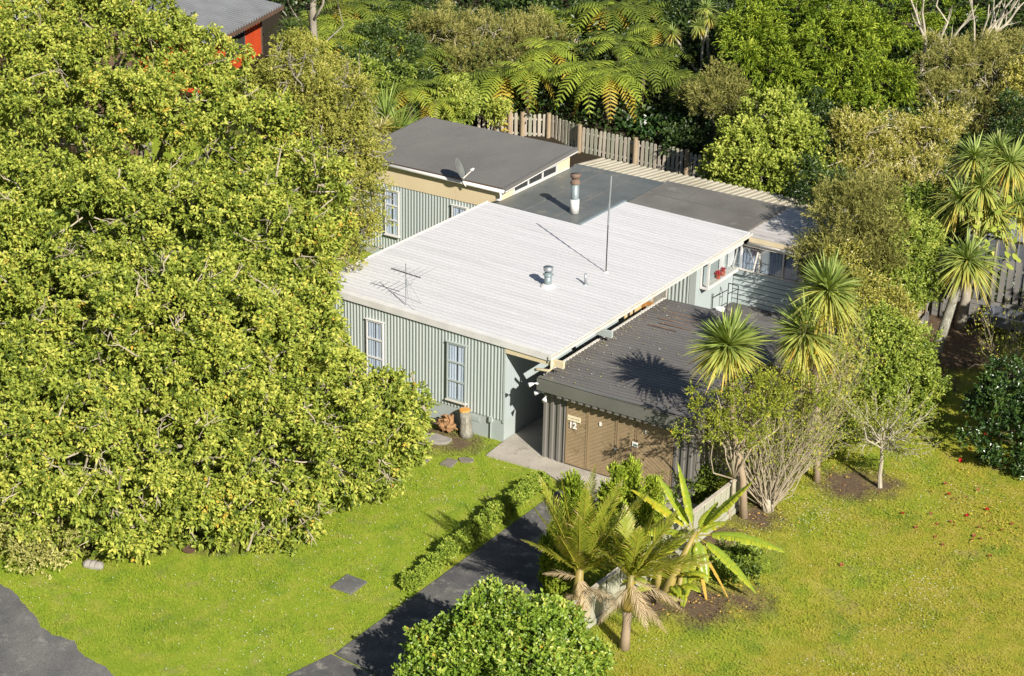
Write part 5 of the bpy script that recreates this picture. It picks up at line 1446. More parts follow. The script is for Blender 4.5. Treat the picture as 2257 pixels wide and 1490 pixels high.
def cabbage(label, base, heads, bark, r0=.11, seed=1, m='leaf_sword', fork=.55, n=190, droop=.4, lw=.055, skirt=True):
    """heads: list of (point, leaf length)"""
    base = np.asarray(base, float); rs = np.random.RandomState(seed)
    t = thing('cabbage_tree', label, 'cabbage tree', base, 'cabbage trees')
    cen = np.mean([hd_[0] for hd_ in heads], 0)
    fk = base+(cen-base)*fork if len(heads) > 1 else None
    b = MB()
    if fk is not None: b.tube(limb_pts(base-[0, 0, .15], fk, rs, 3, .02), [r0*1.3, r0, r0*.92, r0*.85], 10)
    for p, ln in heads:
        b.tube(limb_pts(base-[0, 0, .15] if fk is None else fk, p, rs, 4, .008), [r0*1.3, r0, r0*.9, r0*.85, r0*.6] if fk is None else [r0*.8, r0*.7, r0*.62, r0*.58, r0*.5], 10)
    b.build('trunk', bark, t, smooth=True)
    for i, (p, ln) in enumerate(heads):
        sword_head('leaf_head', M[m], t, np.asarray(p), unit(np.asarray(p)-base)+UP*.8, ln, n, seed*10+i, droop, lw)
        if skirt:
            q = np.asarray(p)-[0, 0, .05]
            sword_head('dead_skirt', M['palm_dead'], t, q, (0, 0, -1), ln*.6, 26, seed*10+7+i, .6, .035, low=.1)
    return t


def hp(px, py, rp, dep):
    p = at_d(px, py, dep); return (p, rp*mpp(p))


b1 = at_z(1640, 1138); b2 = at_z(1624, 1118)
cabbage('cabbage tree whose round head overlaps the garage roof', b1, [hp(1606, 762, 88, float(b1[:2] @ FH)+.3)], M['palm_trunk'], .11, 3, n=620, droop=.22, lw=.075)
bC = np.array([10.0, 3.6, 0]); dC = float(bC[:2] @ FH)
cabbage('two-headed cabbage tree standing behind the bare shrub', bC, [hp(1775, 735, 92, dC), hp(1826, 640, 95, dC+.6)], M['palm_trunk'], .10, 4, n=560, droop=.3, fork=.6, lw=.072)
MB().tube([b2-[0, 0, .1], b2+[-.05, .05, 1.3], b2+[.0, .15, 2.6]], [.09, .08, .06], 8).build('trunk', M['palm_trunk'], tag(thing('dead_tree', 'thin bare trunk beside the foremost cabbage tree trunk', 'tree', b2), None))
bD = at_z(2058, 782); dD = float(bD[:2] @ FH)
cabbage('leaning cabbage tree with lichened trunk on the shaded right lawn', bD, [hp(2132, 575, 82, dD+.8)], M['bark_lichen'], .20, 5, n=420, droop=.42, lw=.07)
bE = at_z(2115, 720); dE = float(bE[:2] @ FH)
cabbage('tall many-headed cabbage tree at the right edge above the shed', bE, [hp(2165, 415, 75, dE+1.5), hp(2228, 360, 75, dE+2), hp(2118, 440, 70, dE+1.5), hp(2190, 470, 70, dE+1), hp(2148, 350, 70, dE+2.5), hp(2245, 450, 70, dE+1.5), hp(2200, 330, 65, dE+3)],
        M['bark_grey'], .20, 6, n=260, droop=.5, lw=.07, fork=.62)

# ------------------------------------------------------------------ right-hand shrubs
def bare_shrub(name, label, base, tips, m_stem, leaf_m, nleaf, seed, r0=.03, sub=3, ll=.1, lw=.05, tone=(.5, .25)):
    rs = np.random.RandomState(seed); base = np.asarray(base, float); t = thing(name, label, 'shrub', base); b = MB(); ends = []
    for tip in tips:
        pts = limb_pts(base+rs.normal(0, .08, 3)*[1, 1, 0], tip, rs, 4, .04, .0)
        pts[1] = pts[1]*.7+(base+(np.asarray(tip)-base)*[.45, .45, .18])*.3
        b.tube(pts, [r0, r0*.75, r0*.55, r0*.36, r0*.14], 5, cap=False)
        for _ in range(sub):
            k = rs.uniform(.45, .95); s = pts[0]+(pts[-1]-pts[0])*0; i = int(k*4); s = pts[i]+(pts[min(4, i+1)]-pts[i])*(k*4-i)
            d = unit(pts[-1]-pts[0]+rs.normal(0, .7, 3)*np.linalg.norm(pts[-1]-pts[0])*.5); ln = rs.uniform(.3, .9)
            b.tube([s, s+d*ln*.5+rs.normal(0, .04, 3), s+d*ln+rs.normal(0, .06, 3)], [r0*.4, r0*.25, r0*.1], 4, cap=False); ends += [s+d*ln, s+d*ln*.7]
        ends.append(pts[-1])
    b.build('stems', m_stem, t)
    ends = np.array(ends)
    if nleaf:
        P = ends[rs.randint(len(ends), size=nleaf)]+rs.normal(0, .13, (nleaf, 3)); d = unit(rs.normal(size=(nleaf, 3))+UP*.2)
        v, f = leaf_arrays(P, d, ll*rs.uniform(.6, 1.3, nleaf), lw*rs.uniform(.7, 1.2, nleaf), rs)
        fast_mesh('leaves', v, f, leaf_m, t, np.repeat(np.clip(rs.normal(tone[0], tone[1], nleaf), 0, 1), 2))
    return t


sb = at_z(1692, 1122); dS = float(sb[:2] @ FH)
tips = []
for k in range(150):
    px, py = rs.uniform(1535, 1870), rs.uniform(800, 985)
    if px < 1600: py = max(py, 880)
    tips.append(at_d(px, py, dS+rs.uniform(-.3, 2.0)))
bare_shrub('bare_shrub', 'bare many-stemmed grey shrub fanning up from the right lawn', sb, tips, M['bark_shrub'], M['leaf_yellow'], 5000, 51, r0=.019, sub=6, ll=.10, lw=.05, tone=(.3, .25))
MB().tube([sb-[0, 0, .1], sb+[0, 0, .12], sb+[-.03, 0, .35]], [.22, .17, .14], 10).build('trunk_base', M['bark_pale'], bpy.data.objects['bare_shrub'], smooth=True)
tips = [at_d(rs.uniform(1740, 1920), rs.uniform(650, 800), dS+rs.uniform(1.0, 3.0)) for _ in range(60)]
bare_shrub('twiggy_shrub', 'thicket of upright bare grey twigs between cabbage head and green bush', at_z(1800, 1010), tips, M['bark_shrub'], M['leaf_yellow'], 1500, 53, r0=.016, sub=3)
tree('yellow_shrub', 'yellow-green leafy shrub over the garage edge below the cabbage head', 'shrub', lobes_px([(1572, 850, 42, -5.2), (1590, 900, 50, -5.4), (1550, 930, 40, -5.6), (1625, 930, 55, -5.4), (1680, 890, 60, -5.0), (1640, 860, 50, -5.1), (1530, 960, 34, -5.8), (1730, 860, 55, -4.6), (1790, 860, 50, -4.2), (1590, 830, 35, -5)]), M['leaf_yellow'], 950, M['bark_shrub'], .05,
     seed=55, per=8, ll=.09, lw=.045, tw=.22, inner=.8, tone=(.3, .22), hollow=-.1, rc=.22, tpc=12)
tree('green_bush', 'bright green rounded bush behind the blossom tree', 'bush', lobes_px([(1900, 820, 85, 2.4), (1965, 800, 80, 2.9), (1880, 890, 75, 1.6), (1960, 890, 75, 2), (1930, 745, 55, 3.4), (2010, 850, 55, 2.6), (1990, 770, 50, 3.3)]), M['leaf_green'], 4200, M['bark_brown'], .09,
     seed=57, per=9, ll=.12, lw=.07, tw=.22, inner=.4, wave=.7, tone=(.58, .2))
tree('green_bush', 'glossy green bush above the side fence corner', 'bush', lobes_px([(1975, 560, 65, 10.2), (2010, 610, 65, 10), (1965, 645, 60, 9), (2020, 540, 45, 10.8), (1960, 500, 45, 11), (1935, 590, 50, 9.6)]), M['leaf_green'], 3400, M['bark_brown'], .09,
     seed=59, per=9, ll=.12, lw=.065, tw=.22, inner=.45, wave=.7, tone=(.62, .22))
tree('mixed_shrub', 'olive flowering shrub mass between the upper cabbage head and the side fence', 'shrub', lobes_px([(1900, 705, 65, 6.2), (1940, 695, 60, 6.8), (1880, 640, 50, 7.2), (1965, 725, 45, 6.2), (1850, 590, 45, 8), (1930, 650, 45, 7.5)]), M['leaf_gold'], 2400, M['bark_brown'], .07,
     seed=61, per=9, ll=.10, lw=.05, tw=.22, inner=.55, tone=(.4, .25))
KAN = dict(per=12, ll=.17, lw=.028, tw=.34, inner=.55, wave=.8, hollow=-.3, bump=.2, up=.5, spread=.7, droop=.1)
tree('kanuka_bush', 'feathery olive kanuka bush over the pale porch roof', 'bush', lobes_px([(1880, 490, 80, 10.6), (1850, 545, 65, 9.8), (1905, 565, 70, 9.8), (1870, 440, 50, 11.4), (1925, 455, 50, 11.6), (1815, 575, 45, 9.4), (1940, 510, 45, 10.8)]), M['leaf_kanuka'], 4200, M['bark_brown'], .08, seed=63, tone=(.55, .25), **KAN)
# blossom tree
bt0 = at_z(1940, 1072); dB = float(bt0[:2] @ FH)
tb = thing('blossom_tree', 'small nearly bare tree with pale trunk on a round patch of soil', 'tree', bt0)
fk = at_d(1944, 985, dB); b = MB(); rs = np.random.RandomState(71)
b.tube(limb_pts(bt0-[0, 0, .1], fk, rs, 3, .02), [.085, .07, .062, .055], 8); ends = []
for k in range(44):
    a = rs.rand()*6.28; tip = at_d(rs.uniform(1850, 2065), rs.uniform(855, 1000), dB+rs.uniform(-1.0, 1.0))
    pts = limb_pts(fk+[0, 0, rs.uniform(-.1, .35)], tip, rs, 4, .05); b.tube(pts, [.03, .024, .017, .011, .004], 5, cap=False)
    for _ in range(9):
        i = rs.randint(1, 4); s = pts[i]+(pts[i+1]-pts[i])*rs.rand(); d = unit(tip-fk+rs.normal(0, .6, 3)); ln = rs.uniform(.2, .6); b.tube([s, s+d*ln*.5, s+d*ln+rs.normal(0, .05, 3)], [.01, .007, .003], 4, cap=False); ends += [s+d*ln, s+d*ln*.6]
b.build('trunk', M['bark_pale'], tb); ends = np.array(ends); n = 4200
P = ends[rs.randint(len(ends), size=n)]+rs.normal(0, .08, (n, 3)); v, f = leaf_arrays(P, unit(rs.normal(size=(n, 3))), .075*rs.uniform(.6, 1.3, n), .04*rs.uniform(.7, 1.2, n), rs)
fast_mesh('leaves', v, f, M['leaf_yellow'], tb, np.repeat(np.clip(rs.normal(.3, .2, n), 0, 1), 2))
# camellia with red flowers; last lobes, out of frame, added to shade the lawn
cl_ = lobes_px([(2220, 900, 72, .2), (2200, 965, 62, -.7), (2245, 985, 78, -.5), (2235, 845, 55, .9), (2300, 930, 95, .4), (2190, 890, 45, .2), (2340, 1000, 95, 0), (2230, 1035, 50, -1.2), (2400, 880, 130, .8), (2520, 900, 150, .8)])+[(np.array([17.4, 12.2, 4.0]), (1.7, 1.7, 1.7)), (np.array([18.8, 12.8, 4.6]), (1.8, 1.8, 1.8)), (np.array([17.6, 14.2, 4.2]), (1.6, 1.6, 1.6))]
cam_t = tree('camellia', 'dark glossy camellia bush with a few red flowers at the right edge', 'bush', cl_, M['leaf_camellia'], 7500, M['bark_brown'], .1, seed=73, per=9, ll=.14, lw=.08, tw=.2, inner=.35, wave=.6, hollow=-.8, tone=(.55, .25), rc=.3)


tree('shade_tree', 'tall dark evergreen standing just beyond the right edge, shading the fence', 'tree', [(np.array([19.5, 17.0, 4.6]), (2.2, 2.2, 2.0)), (np.array([18.6, 15.6, 5.6]), (1.8, 1.8, 1.6)), (np.array([20.5, 18.8, 5.4]), (2.0, 2.0, 1.8))], M['leaf_dark'], 1500, M['bark_grey'], .18, seed=77, per=9, ll=.18, lw=.10, tw=.25, back=1.0)


def flower_mesh(name, m, r, petals=9, seed=0):
    rs = np.random.RandomState(seed); b = MB()
    for ring, (rr, zz, n) in enumerate(((r, .010, petals), (r*.62, .03, petals-3))):
        for k in range(n):
            a = 2*math.pi*(k+.5*ring)/n+rs.normal(0, .1); w = rr*.55
            c0 = np.array([math.cos(a), math.sin(a), 0]); s_ = np.array([-math.sin(a), math.cos(a), 0])
            b.add([c0*rr*.1+[0, 0, zz], c0*rr*.7-s_*w+[0, 0, zz+.015], c0*rr*1.05+[0, 0, zz+.005+rs.rand()*.02], c0*rr*.7+s_*w+[0, 0, zz+.015]], [(0, 1, 2, 3)])
    me = bpy.data.meshes.new(name); me.from_pydata(b.v, [], b.f); me.materials.append(m); return me


fm_red, fm_old, fm_old2 = flower_mesh('red_bloom', M['petal_red'], .075, seed=1), flower_mesh('faded_bloom', M['petal_faded'], .065, 8, 2), flower_mesh('faded_bloom_small', M['petal_faded'], .05, 7, 3)
p, u = crown_points(cl_, 16, np.random.RandomState(5), inner=.02, hollow=-9, back=0.0)
for i in range(len(p)):
    o = bpy.data.objects.new('flower', fm_red); COL.objects.link(o); o.parent = cam_t; ORG[o.name] = ORG[cam_t.name]
    o.location = tuple(p[i]+u[i]*.15-ORG[cam_t.name]); o.rotation_euler = Vector(u[i]).to_track_quat('Z', 'Y').to_euler()
RED = [(1990, 1132), (2131, 1137), (2176, 1123), (2092, 1090), (2117, 1015)]
OLD = [(2051, 1083), (2080, 1085), (2102, 1099), (2130, 1097), (2052, 1133), (2095, 1150), (2066, 1156), (2103, 1159), (2019, 1163), (2129, 1149), (2158, 1163), (2170, 1165), (2147, 1181), (2143, 1190), (2162, 1188), (2169, 1204), (2183, 1226), (2187, 1179),
       (2209, 1169), (2062, 1183), (2078, 1201), (1692, 1208), (1855, 1245), (2180, 1150), (2084, 1066), (2155, 1080), (2230, 1155), (2245, 1165)]
for i, (px, py) in enumerate(RED+OLD):
    q = at_z(px, py, .03); red = i < len(RED)
    o = link('fallen_flower', fm_red if red else (fm_old if i % 2 else fm_old2), org=q)
    o.rotation_euler = (RS.normal(0, .3), RS.normal(0, .3), RS.rand()*6)
    tag(o, 'fresh bright red camellia flower fallen on the right lawn' if red else 'faded rust-brown camellia flower fallen on the right lawn', 'flower', 'fresh fallen camellias' if red else 'faded fallen camellias')
tips = [at_d(rs.uniform(2150, 2290), rs.uniform(680, 800), 5.0+rs.uniform(-1, 1)) for _ in range(46)]
bare_shrub('bare_shrub', 'twiggy tan shrub with few leaves above the camellia', at_z(2215, 870), tips, M['bark_shrub'], M['leaf_yellow'], 900, 75, r0=.016, sub=4)
# large-leaved plant by the shed
pk_ = at_d(2200, 520, 11.5); pt_ = thing('large_leaved_shrub', 'shrub with big round glossy leaves in front of the grey shed', 'shrub', (pk_[0], pk_[1], 0))
MB().tube([(pk_[0], pk_[1], -.1), pk_-[0, 0, .5], pk_], [.07, .05, .03], 7).build('stem', M['bark_grey'], pt_)
rs = np.random.RandomState(81)
for k in range(60):
    c0 = at_d(2195+rs.normal(0, 32), 520+rs.normal(0, 38), 11.5+rs.normal(0, .5)); d = unit(rs.normal(size=3)+UP*.2); n_ = unit(UP*.5+SUNV*.6+rs.normal(0, .4, 3)); s1 = unit(np.cross(d, n_)); d = np.cross(n_, s1); r_ = .13*rs.uniform(.7, 1.25)
    rim = np.array([c0+d*r_*(1+1.15*math.cos(a_))+s1*r_*.85*math.sin(a_)-UP*.04*math.cos(a_) for a_ in np.linspace(0, 2*math.pi, 11)[:-1]])
    v = np.concatenate([rim, (c0+d*r_)[None]]); f = np.array([(q_, (q_+1) % 10, 10) for q_ in range(10)])
    fast_mesh('leaf', v, f, M['leaf_round'], pt_, np.full(10, np.clip(rs.normal(.65, .15), 0, 1)))

# ------------------------------------------------------------------ bush behind the house
ROUND = dict(per=9, ll=.14, lw=.10, tw=.24, inner=.45, wave=1.0, hollow=-.4, bump=.16, tone=(.56, .24))
tree('round_leaved_tree', 'rounded yellow-green tree standing behind the brown flat roof', 'tree', lobes_px([(1640, 340, 85, 21.5), (1720, 330, 80, 22), (1690, 260, 75, 23.5), (1600, 370, 55, 21), (1760, 380, 70, 21), (1680, 400, 80, 20), (1730, 235, 50, 24.5), (1630, 290, 45, 22.5), (1790, 310, 40, 22.5)]),
     M['leaf_round'], 3600, M['bark_grey'], .15, seed=101, **ROUND)
tree('golden_shrub', 'golden-olive flowering shrub right of the rounded tree', 'shrub', lobes_px([(1900, 330, 70, 23), (1960, 300, 75, 24.5), (2030, 320, 70, 24), (1880, 390, 65, 21), (1960, 400, 70, 21), (2040, 400, 60, 21.5), (2080, 280, 50, 25.5), (1880, 290, 45, 24), (2000, 470, 55, 19), (1910, 440, 50, 19.5)]),
     M['leaf_gold'], 3600, M['bark_brown'], .12, seed=103, twigs=40, twig_m=M['twig'], per=10, ll=.15, lw=.04, tw=.32, inner=.55, wave=.8, hollow=-.35, bump=.2, up=.5, spread=.8, tone=(.55, .27))
tree('kanuka_tree', 'olive feathery kanuka tree below the bare branches at top right', 'tree', lobes_px([(2080, 150, 75, 32), (2160, 140, 75, 33), (2120, 210, 75, 30.5), (2190, 210, 60, 31), (2060, 210, 50, 30), (2220, 110, 50, 34), (2150, 270, 50, 28), (2210, 260, 40, 29)]), M['leaf_kanuka'], 3200, M['bark_grey'], .16,
     seed=105, twigs=40, twig_m=M['twig'], tone=(.68, .22), **KAN)
for i, (px0, py0, tps, lab) in enumerate(((2040, 90, [(2000, -30), (2033, -20), (2015, 20)], 'leftmost pale bare-branched tree at the top right'), (2084, 120, [(2072, -20), (2150, 20)], 'straight pale bare trunk with one side branch at the top right'),
                                         (2145, 130, [(2135, -30), (2180, 10), (2215, 15), (2250, -10)], 'forked pale bare tree against the far roof at the top right'), (2195, 70, [(2225, -25), (2257, 5), (2205, -20)], 'rightmost pale bare-branched tree at the top right'))):
    dep = 33+i; c0 = at_d(px0, py0, dep); rs = np.random.RandomState(110+i); base = np.array([c0[0], c0[1], float(h(c0[0], c0[1]))])
    t = thing('bare_tree', lab, 'tree', base, 'bare trees above the bush'); b = MB(); b.tube(limb_pts(base-[0, 0, .1], c0, rs, 4, .02), [.13, .12, .11, .10, .09], 8)
    for q in tps:
        e = at_d(q[0], q[1], dep+rs.uniform(-.5, .8)); pts = limb_pts(c0, e, rs, 4, .05); b.tube(pts, [.085, .07, .055, .045, .03], 6)
        for _ in range(5):
            k = rs.randint(1, 4); d = unit(e-c0+rs.normal(0, .7, 3)*1.2); ln = rs.uniform(.4, 1.1); b.tube([pts[k], pts[k]+d*ln*.5+rs.normal(0, .05, 3), pts[k]+d*ln], [.03, .02, .007], 5)
    b.build('trunk', M['bark_pale'], t)
CONF = dict(per=11, ll=.20, lw=.05, tw=.34, inner=.5, wave=1.2, hollow=.12, bump=.28, up=.1, spread=.5, droop=.4, tone=(.5, .26), rc=.34, tpc=26, loose=.10)
tree('conifer', 'bright green conifer in the middle of the bush top right', 'conifer', lobes_px([(1840, 110, 80, 31), (1900, 130, 80, 30.5), (1950, 190, 60, 29), (1870, 190, 80, 29), (1810, 170, 50, 29.5), (1900, 250, 55, 27.5), (1850, 60, 55, 33), (1920, 70, 50, 32.5)]), M['leaf_conifer'], 3200, M['bark_brown'], .2, seed=121, **CONF)
tree('conifer', 'narrower bright green conifer left of the larger one', 'conifer', lobes_px([(1660, 70, 60, 32.5), (1690, 110, 50, 31.5), (1640, 130, 50, 31), (1690, 30, 45, 34), (1620, 110, 35, 31.2), (1700, 160, 45, 30), (1750, 190, 40, 29.5)]), M['leaf_conifer'], 2000, M['bark_brown'], .18, seed=123, **CONF)
tree('conifer', 'shaded conifer at the top edge behind the bright pair', 'conifer', lobes_px([(1760, 20, 75, 38), (1830, -20, 80, 39), (1960, 30, 75, 38), (2020, 60, 60, 37), (1900, -10, 70, 39), (1980, 110, 50, 35), (2080, 30, 60, 40)]), M['leaf_conifer'], 2400, M['bark_brown'], .2, seed=125, **dict(CONF, tone=(.42, .22)))
tree('kanuka_tree', 'small brown-olive kanuka beside the far end of the picket fence', 'tree', lobes_px([(1590, 190, 50, 28.5), (1560, 215, 40, 28), (1630, 215, 40, 27.5), (1610, 240, 35, 26.8), (1520, 200, 30, 29)]), M['leaf_kanuka'], 1200, M['bark_grey'], .09, seed=127, tone=(.5, .25), **KAN)
tree('kanuka_tree', 'broad flat-topped olive kanuka behind the rear wing roof', 'tree', lobes_px([(1000, 70, 90, 41, .6), (1090, 90, 95, 40, .6), (1180, 80, 75, 41, .6), (1040, 130, 80, 38, .6), (1130, 150, 60, 37.5, .6), (940, 60, 50, 42, .6), (1000, 150, 45, 37.5, .6), (1230, 100, 50, 40.5, .6)]), M['leaf_kanuka'], 4200, M['bark_grey'], .2,
     seed=129, twigs=50, twig_m=M['twig'], tone=(.62, .22), **KAN)


# tree ferns -------------------------------------------------------
def fern_frond_mesh(name, m, length, pin, n, arch, seed):
    """arching frond along +X with paired pinnae, for sharing"""
    rs = np.random.RandomState(seed); s = np.linspace(0, 1, n); R_ = np.stack([length*(s-.10*s*s), np.zeros(n), length*(.42*s-arch*s*s)], 1)
    tg = unit(np.gradient(R_, axis=0)); V, F, T = [], [], []
    for i in range(2, n):
        t = s[i]; L_ = pin*(math.sin(math.pi*min(1, .12+.88*t))**.75+.05)
        for sd in (-1, 1):
            q = unit(tg[i]*.35+np.array([0, sd, 0])*1.0+np.array([0, 0, -.12])+rs.normal(0, .05, 3)); w = length/n*.33; a = R_[i]
            k = len(V); m1 = a+q*L_*.35-UP*L_*.02; m2 = a+q*L_*.75-UP*L_*.09; e = a+q*L_-UP*L_*.18
            V += [a-tg[i]*w*.6, a+tg[i]*w*.6, m1+tg[i]*w, m1-tg[i]*w, m2+tg[i]*w*.75, m2-tg[i]*w*.75, e]
            F += [(k, k+1, k+2), (k, k+2, k+3), (k+3, k+2, k+4), (k+3, k+4, k+5), (k+5, k+4, k+6)]; tv = .5+rs.normal(0, .16); T += [tv]*5
    for i in range(n-1):
        r_ = .02*(1-.8*s[i]); k = len(V); V += [R_[i]+[0, -r_, .01], R_[i]+[0, r_, .01], R_[i+1]+[0, r_, .01], R_[i+1]+[0, -r_, .01]]; F += [(k, k+1, k+2), (k, k+2, k+3)]; T += [.1]*2
    V = np.array(V); F = np.array(F); me = bpy.data.meshes.new(name)
    me.vertices.add(len(V)); me.vertices.foreach_set('co', V.astype(np.float32).ravel()); me.loops.add(F.size); me.loops.foreach_set('vertex_index', F.astype(np.int32).ravel())
    me.polygons.add(len(F)); me.polygons.foreach_set('loop_start', np.arange(0, F.size, 3, dtype=np.int32)); me.update(calc_edges=True)
    a = me.attributes.new('tone', 'FLOAT', 'FACE'); a.data.foreach_set('value', np.clip(T, 0, 1).astype(np.float32)); me.materials.append(m); return me


FR = {k: [fern_frond_mesh('frond_'+k+str(i), M[mm], 2.75+.18*i, .62, 18, ar, 300+i) for i, ar in enumerate((.55, .75, .95))] for k, mm in (('g', 'fern'), ('d', 'fern_dark'), ('y', 'fern_gold'))}


def tree_fern(label, px, py, dep, nf=15, sc=1.0, kinds='gggd', seed=0, trunk=.11):
    rs = np.random.RandomState(seed); c0 = at_d(px, py, dep); g = float(h(c0[0], c0[1])); base = np.array([c0[0]+rs.normal(0, .1), c0[1]+rs.normal(0, .1), min(g, c0[2]-.3)])
    t = thing('tree_fern', label, 'tree fern', base, 'tree ferns in the bush behind the fence')
    MB().tube([base-[0, 0, .1], (base+c0)/2, c0], [trunk*1.3, trunk, trunk*.9], 9).build('trunk', M['bark_brown'], t, smooth=True)
    a0 = rs.rand()*6.28
    for k in range(nf):
        low = k >= nf-4 and 'y' in kinds
        key = 'y' if low else rs.choice([c for c in kinds if c != 'y'])
        me = FR[key][2 if low else rs.randint(3)]
        o = bpy.data.objects.new('frond', me); COL.objects.link(o); o.parent = t; ORG[o.name] = ORG[t.name]
        o.location = tuple(c0-ORG[t.name]); s = sc*rs.uniform(.85, 1.1); o.scale = (s, s, s)
        o.rotation_euler = (rs.normal(0, .12), rs.normal(0, .10)+(.35 if low else 0), a0+k*2.39996)
    return t


FERNS = [(1165, 165, 34.5, 'ggy', 'tree fern with golden lower fronds just behind the fence post'), (1300, 165, 33.5, 'gg', 'bright tree fern above the pale green trunk'),
         (1365, 105, 37.5, 'gd', 'tree fern in the middle of the bush above the picket fence'), (1420, 150, 34, 'dd', 'dark tree fern with hanging fronds above the lilies'), (1470, 120, 38, 'dd', 'shaded tree fern below the tufted cabbage heads'),
         (1340, 30, 44, 'gdy', 'tree fern near the top edge above the middle of the fence'), (1420, 25, 45, 'ddy', 'tree fern near the top edge left of the cabbage heads'), (1230, 45, 45, 'gg', 'tree fern at the top edge right of the flat kanuka'),
         (790, 65, 40, 'gdy', 'tree fern right of the grey trunk at the top'), (740, 95, 37, 'ggy', 'tree fern in front of the grey trunk at the top'), (690, 60, 44, 'gd', 'tree fern behind the grey trunk at the top'),
         (930, 130, 38, 'dd', 'dark tree fern behind the flax left of the flat kanuka'), (905, 205, 31, 'gdy', 'tree fern above the left end of the rear wing roof'), (960, 235, 30, 'gy', 'small yellowing fern touching the rear wing roof'),
         (870, 30, 46, 'dd', 'dark tree fern at the top edge left of centre'), (1520, 190, 33, 'dd', 'low dark tree fern beside the lily bed'), (1590, 60, 40, 'dd', 'dark tree fern behind the narrower conifer'),
         (1105, 175, 35, 'gdy', 'tree fern left of the golden-fronded one'), (1205, 120, 38, 'ggy', 'tree fern under the right end of the flat kanuka'), (1340, 175, 32.5, 'ggy', 'tree fern over the picket fence right of the corner post'), (1445, 75, 41, 'gdy', 'tree fern left of the curved cabbage stem'), (1060, 190, 36, 'gd', 'tree fern behind the lime shrub'), (830, 100, 38, 'gy', 'golden tree fern left of the dark shrubs'), (770, 20, 45, 'gdy', 'tree fern cut by the top edge right of the grey trunk')]
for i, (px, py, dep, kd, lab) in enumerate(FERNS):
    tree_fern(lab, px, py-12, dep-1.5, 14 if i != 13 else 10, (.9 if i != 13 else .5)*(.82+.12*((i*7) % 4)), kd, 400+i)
# cabbage trees in the bush
for i, (lab, base_px, hds) in enumerate((('thin cabbage tree with curved stem and golden skirt in the bush', (1545, 150), [(1482, 72, 26)]), ('cabbage tree with two small heads in the bush top', (1545, 160), [(1540, 58, 27), (1566, 40, 22)]),
                                       ('cabbage tree with golden-skirted head at the top edge', (1565, 140), [(1556, 18, 32)]), ('low dark cabbage rosette at the foot of the bush cabbage trees', (1552, 170), [(1550, 150, 50)]))):
    dep = 36+i*.5; p = at_d(base_px[0], base_px[1], dep); base = np.array([p[0], p[1], float(h(p[0], p[1]))])
    cabbage(lab, base, [hp(a, b_, r_, dep) for a, b_, r_ in hds], M['bark_pale'], .07, 20+i, 'leaf_sword' if i < 3 else 'leaf_sword_dark', n=110, droop=.35, lw=.05, skirt=False)
p = at_d(640, 62, 30); base = np.array([p[0], p[1], float(h(p[0], p[1]))])
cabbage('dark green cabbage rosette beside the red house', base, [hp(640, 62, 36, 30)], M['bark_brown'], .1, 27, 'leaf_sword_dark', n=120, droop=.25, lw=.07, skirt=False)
p = at_d(696, 92, 33); base = np.array([p[0], p[1], float(h(p[0], p[1]))])
t = thing('dead_tree', 'thick grey bare trunk standing right of the red house', 'tree', base)
e = at_d(692, -40, 33.5); b = MB(); b.tube(limb_pts(base-[0, 0, .1], e, np.random.RandomState(3), 5, .01), [.26, .23, .21, .19, .17, .14], 10); b.tube([at_d(695, 40, 33), at_d(712, 10, 33), at_d(716, -20, 33)], [.08, .06, .05], 7); b.build('trunk', M['bark_grey'], t, smooth=True)
tree('overhead_tree', 'olive tree crown cut by the top edge above the grey trunk', 'tree', lobes_px([(690, -40, 80, 34, .6), (760, -30, 60, 35, .6), (620, -50, 60, 34, .6)]), M['leaf_kanuka'], 900, M['bark_grey'], .1, seed=131, tone=(.5, .2), **KAN)

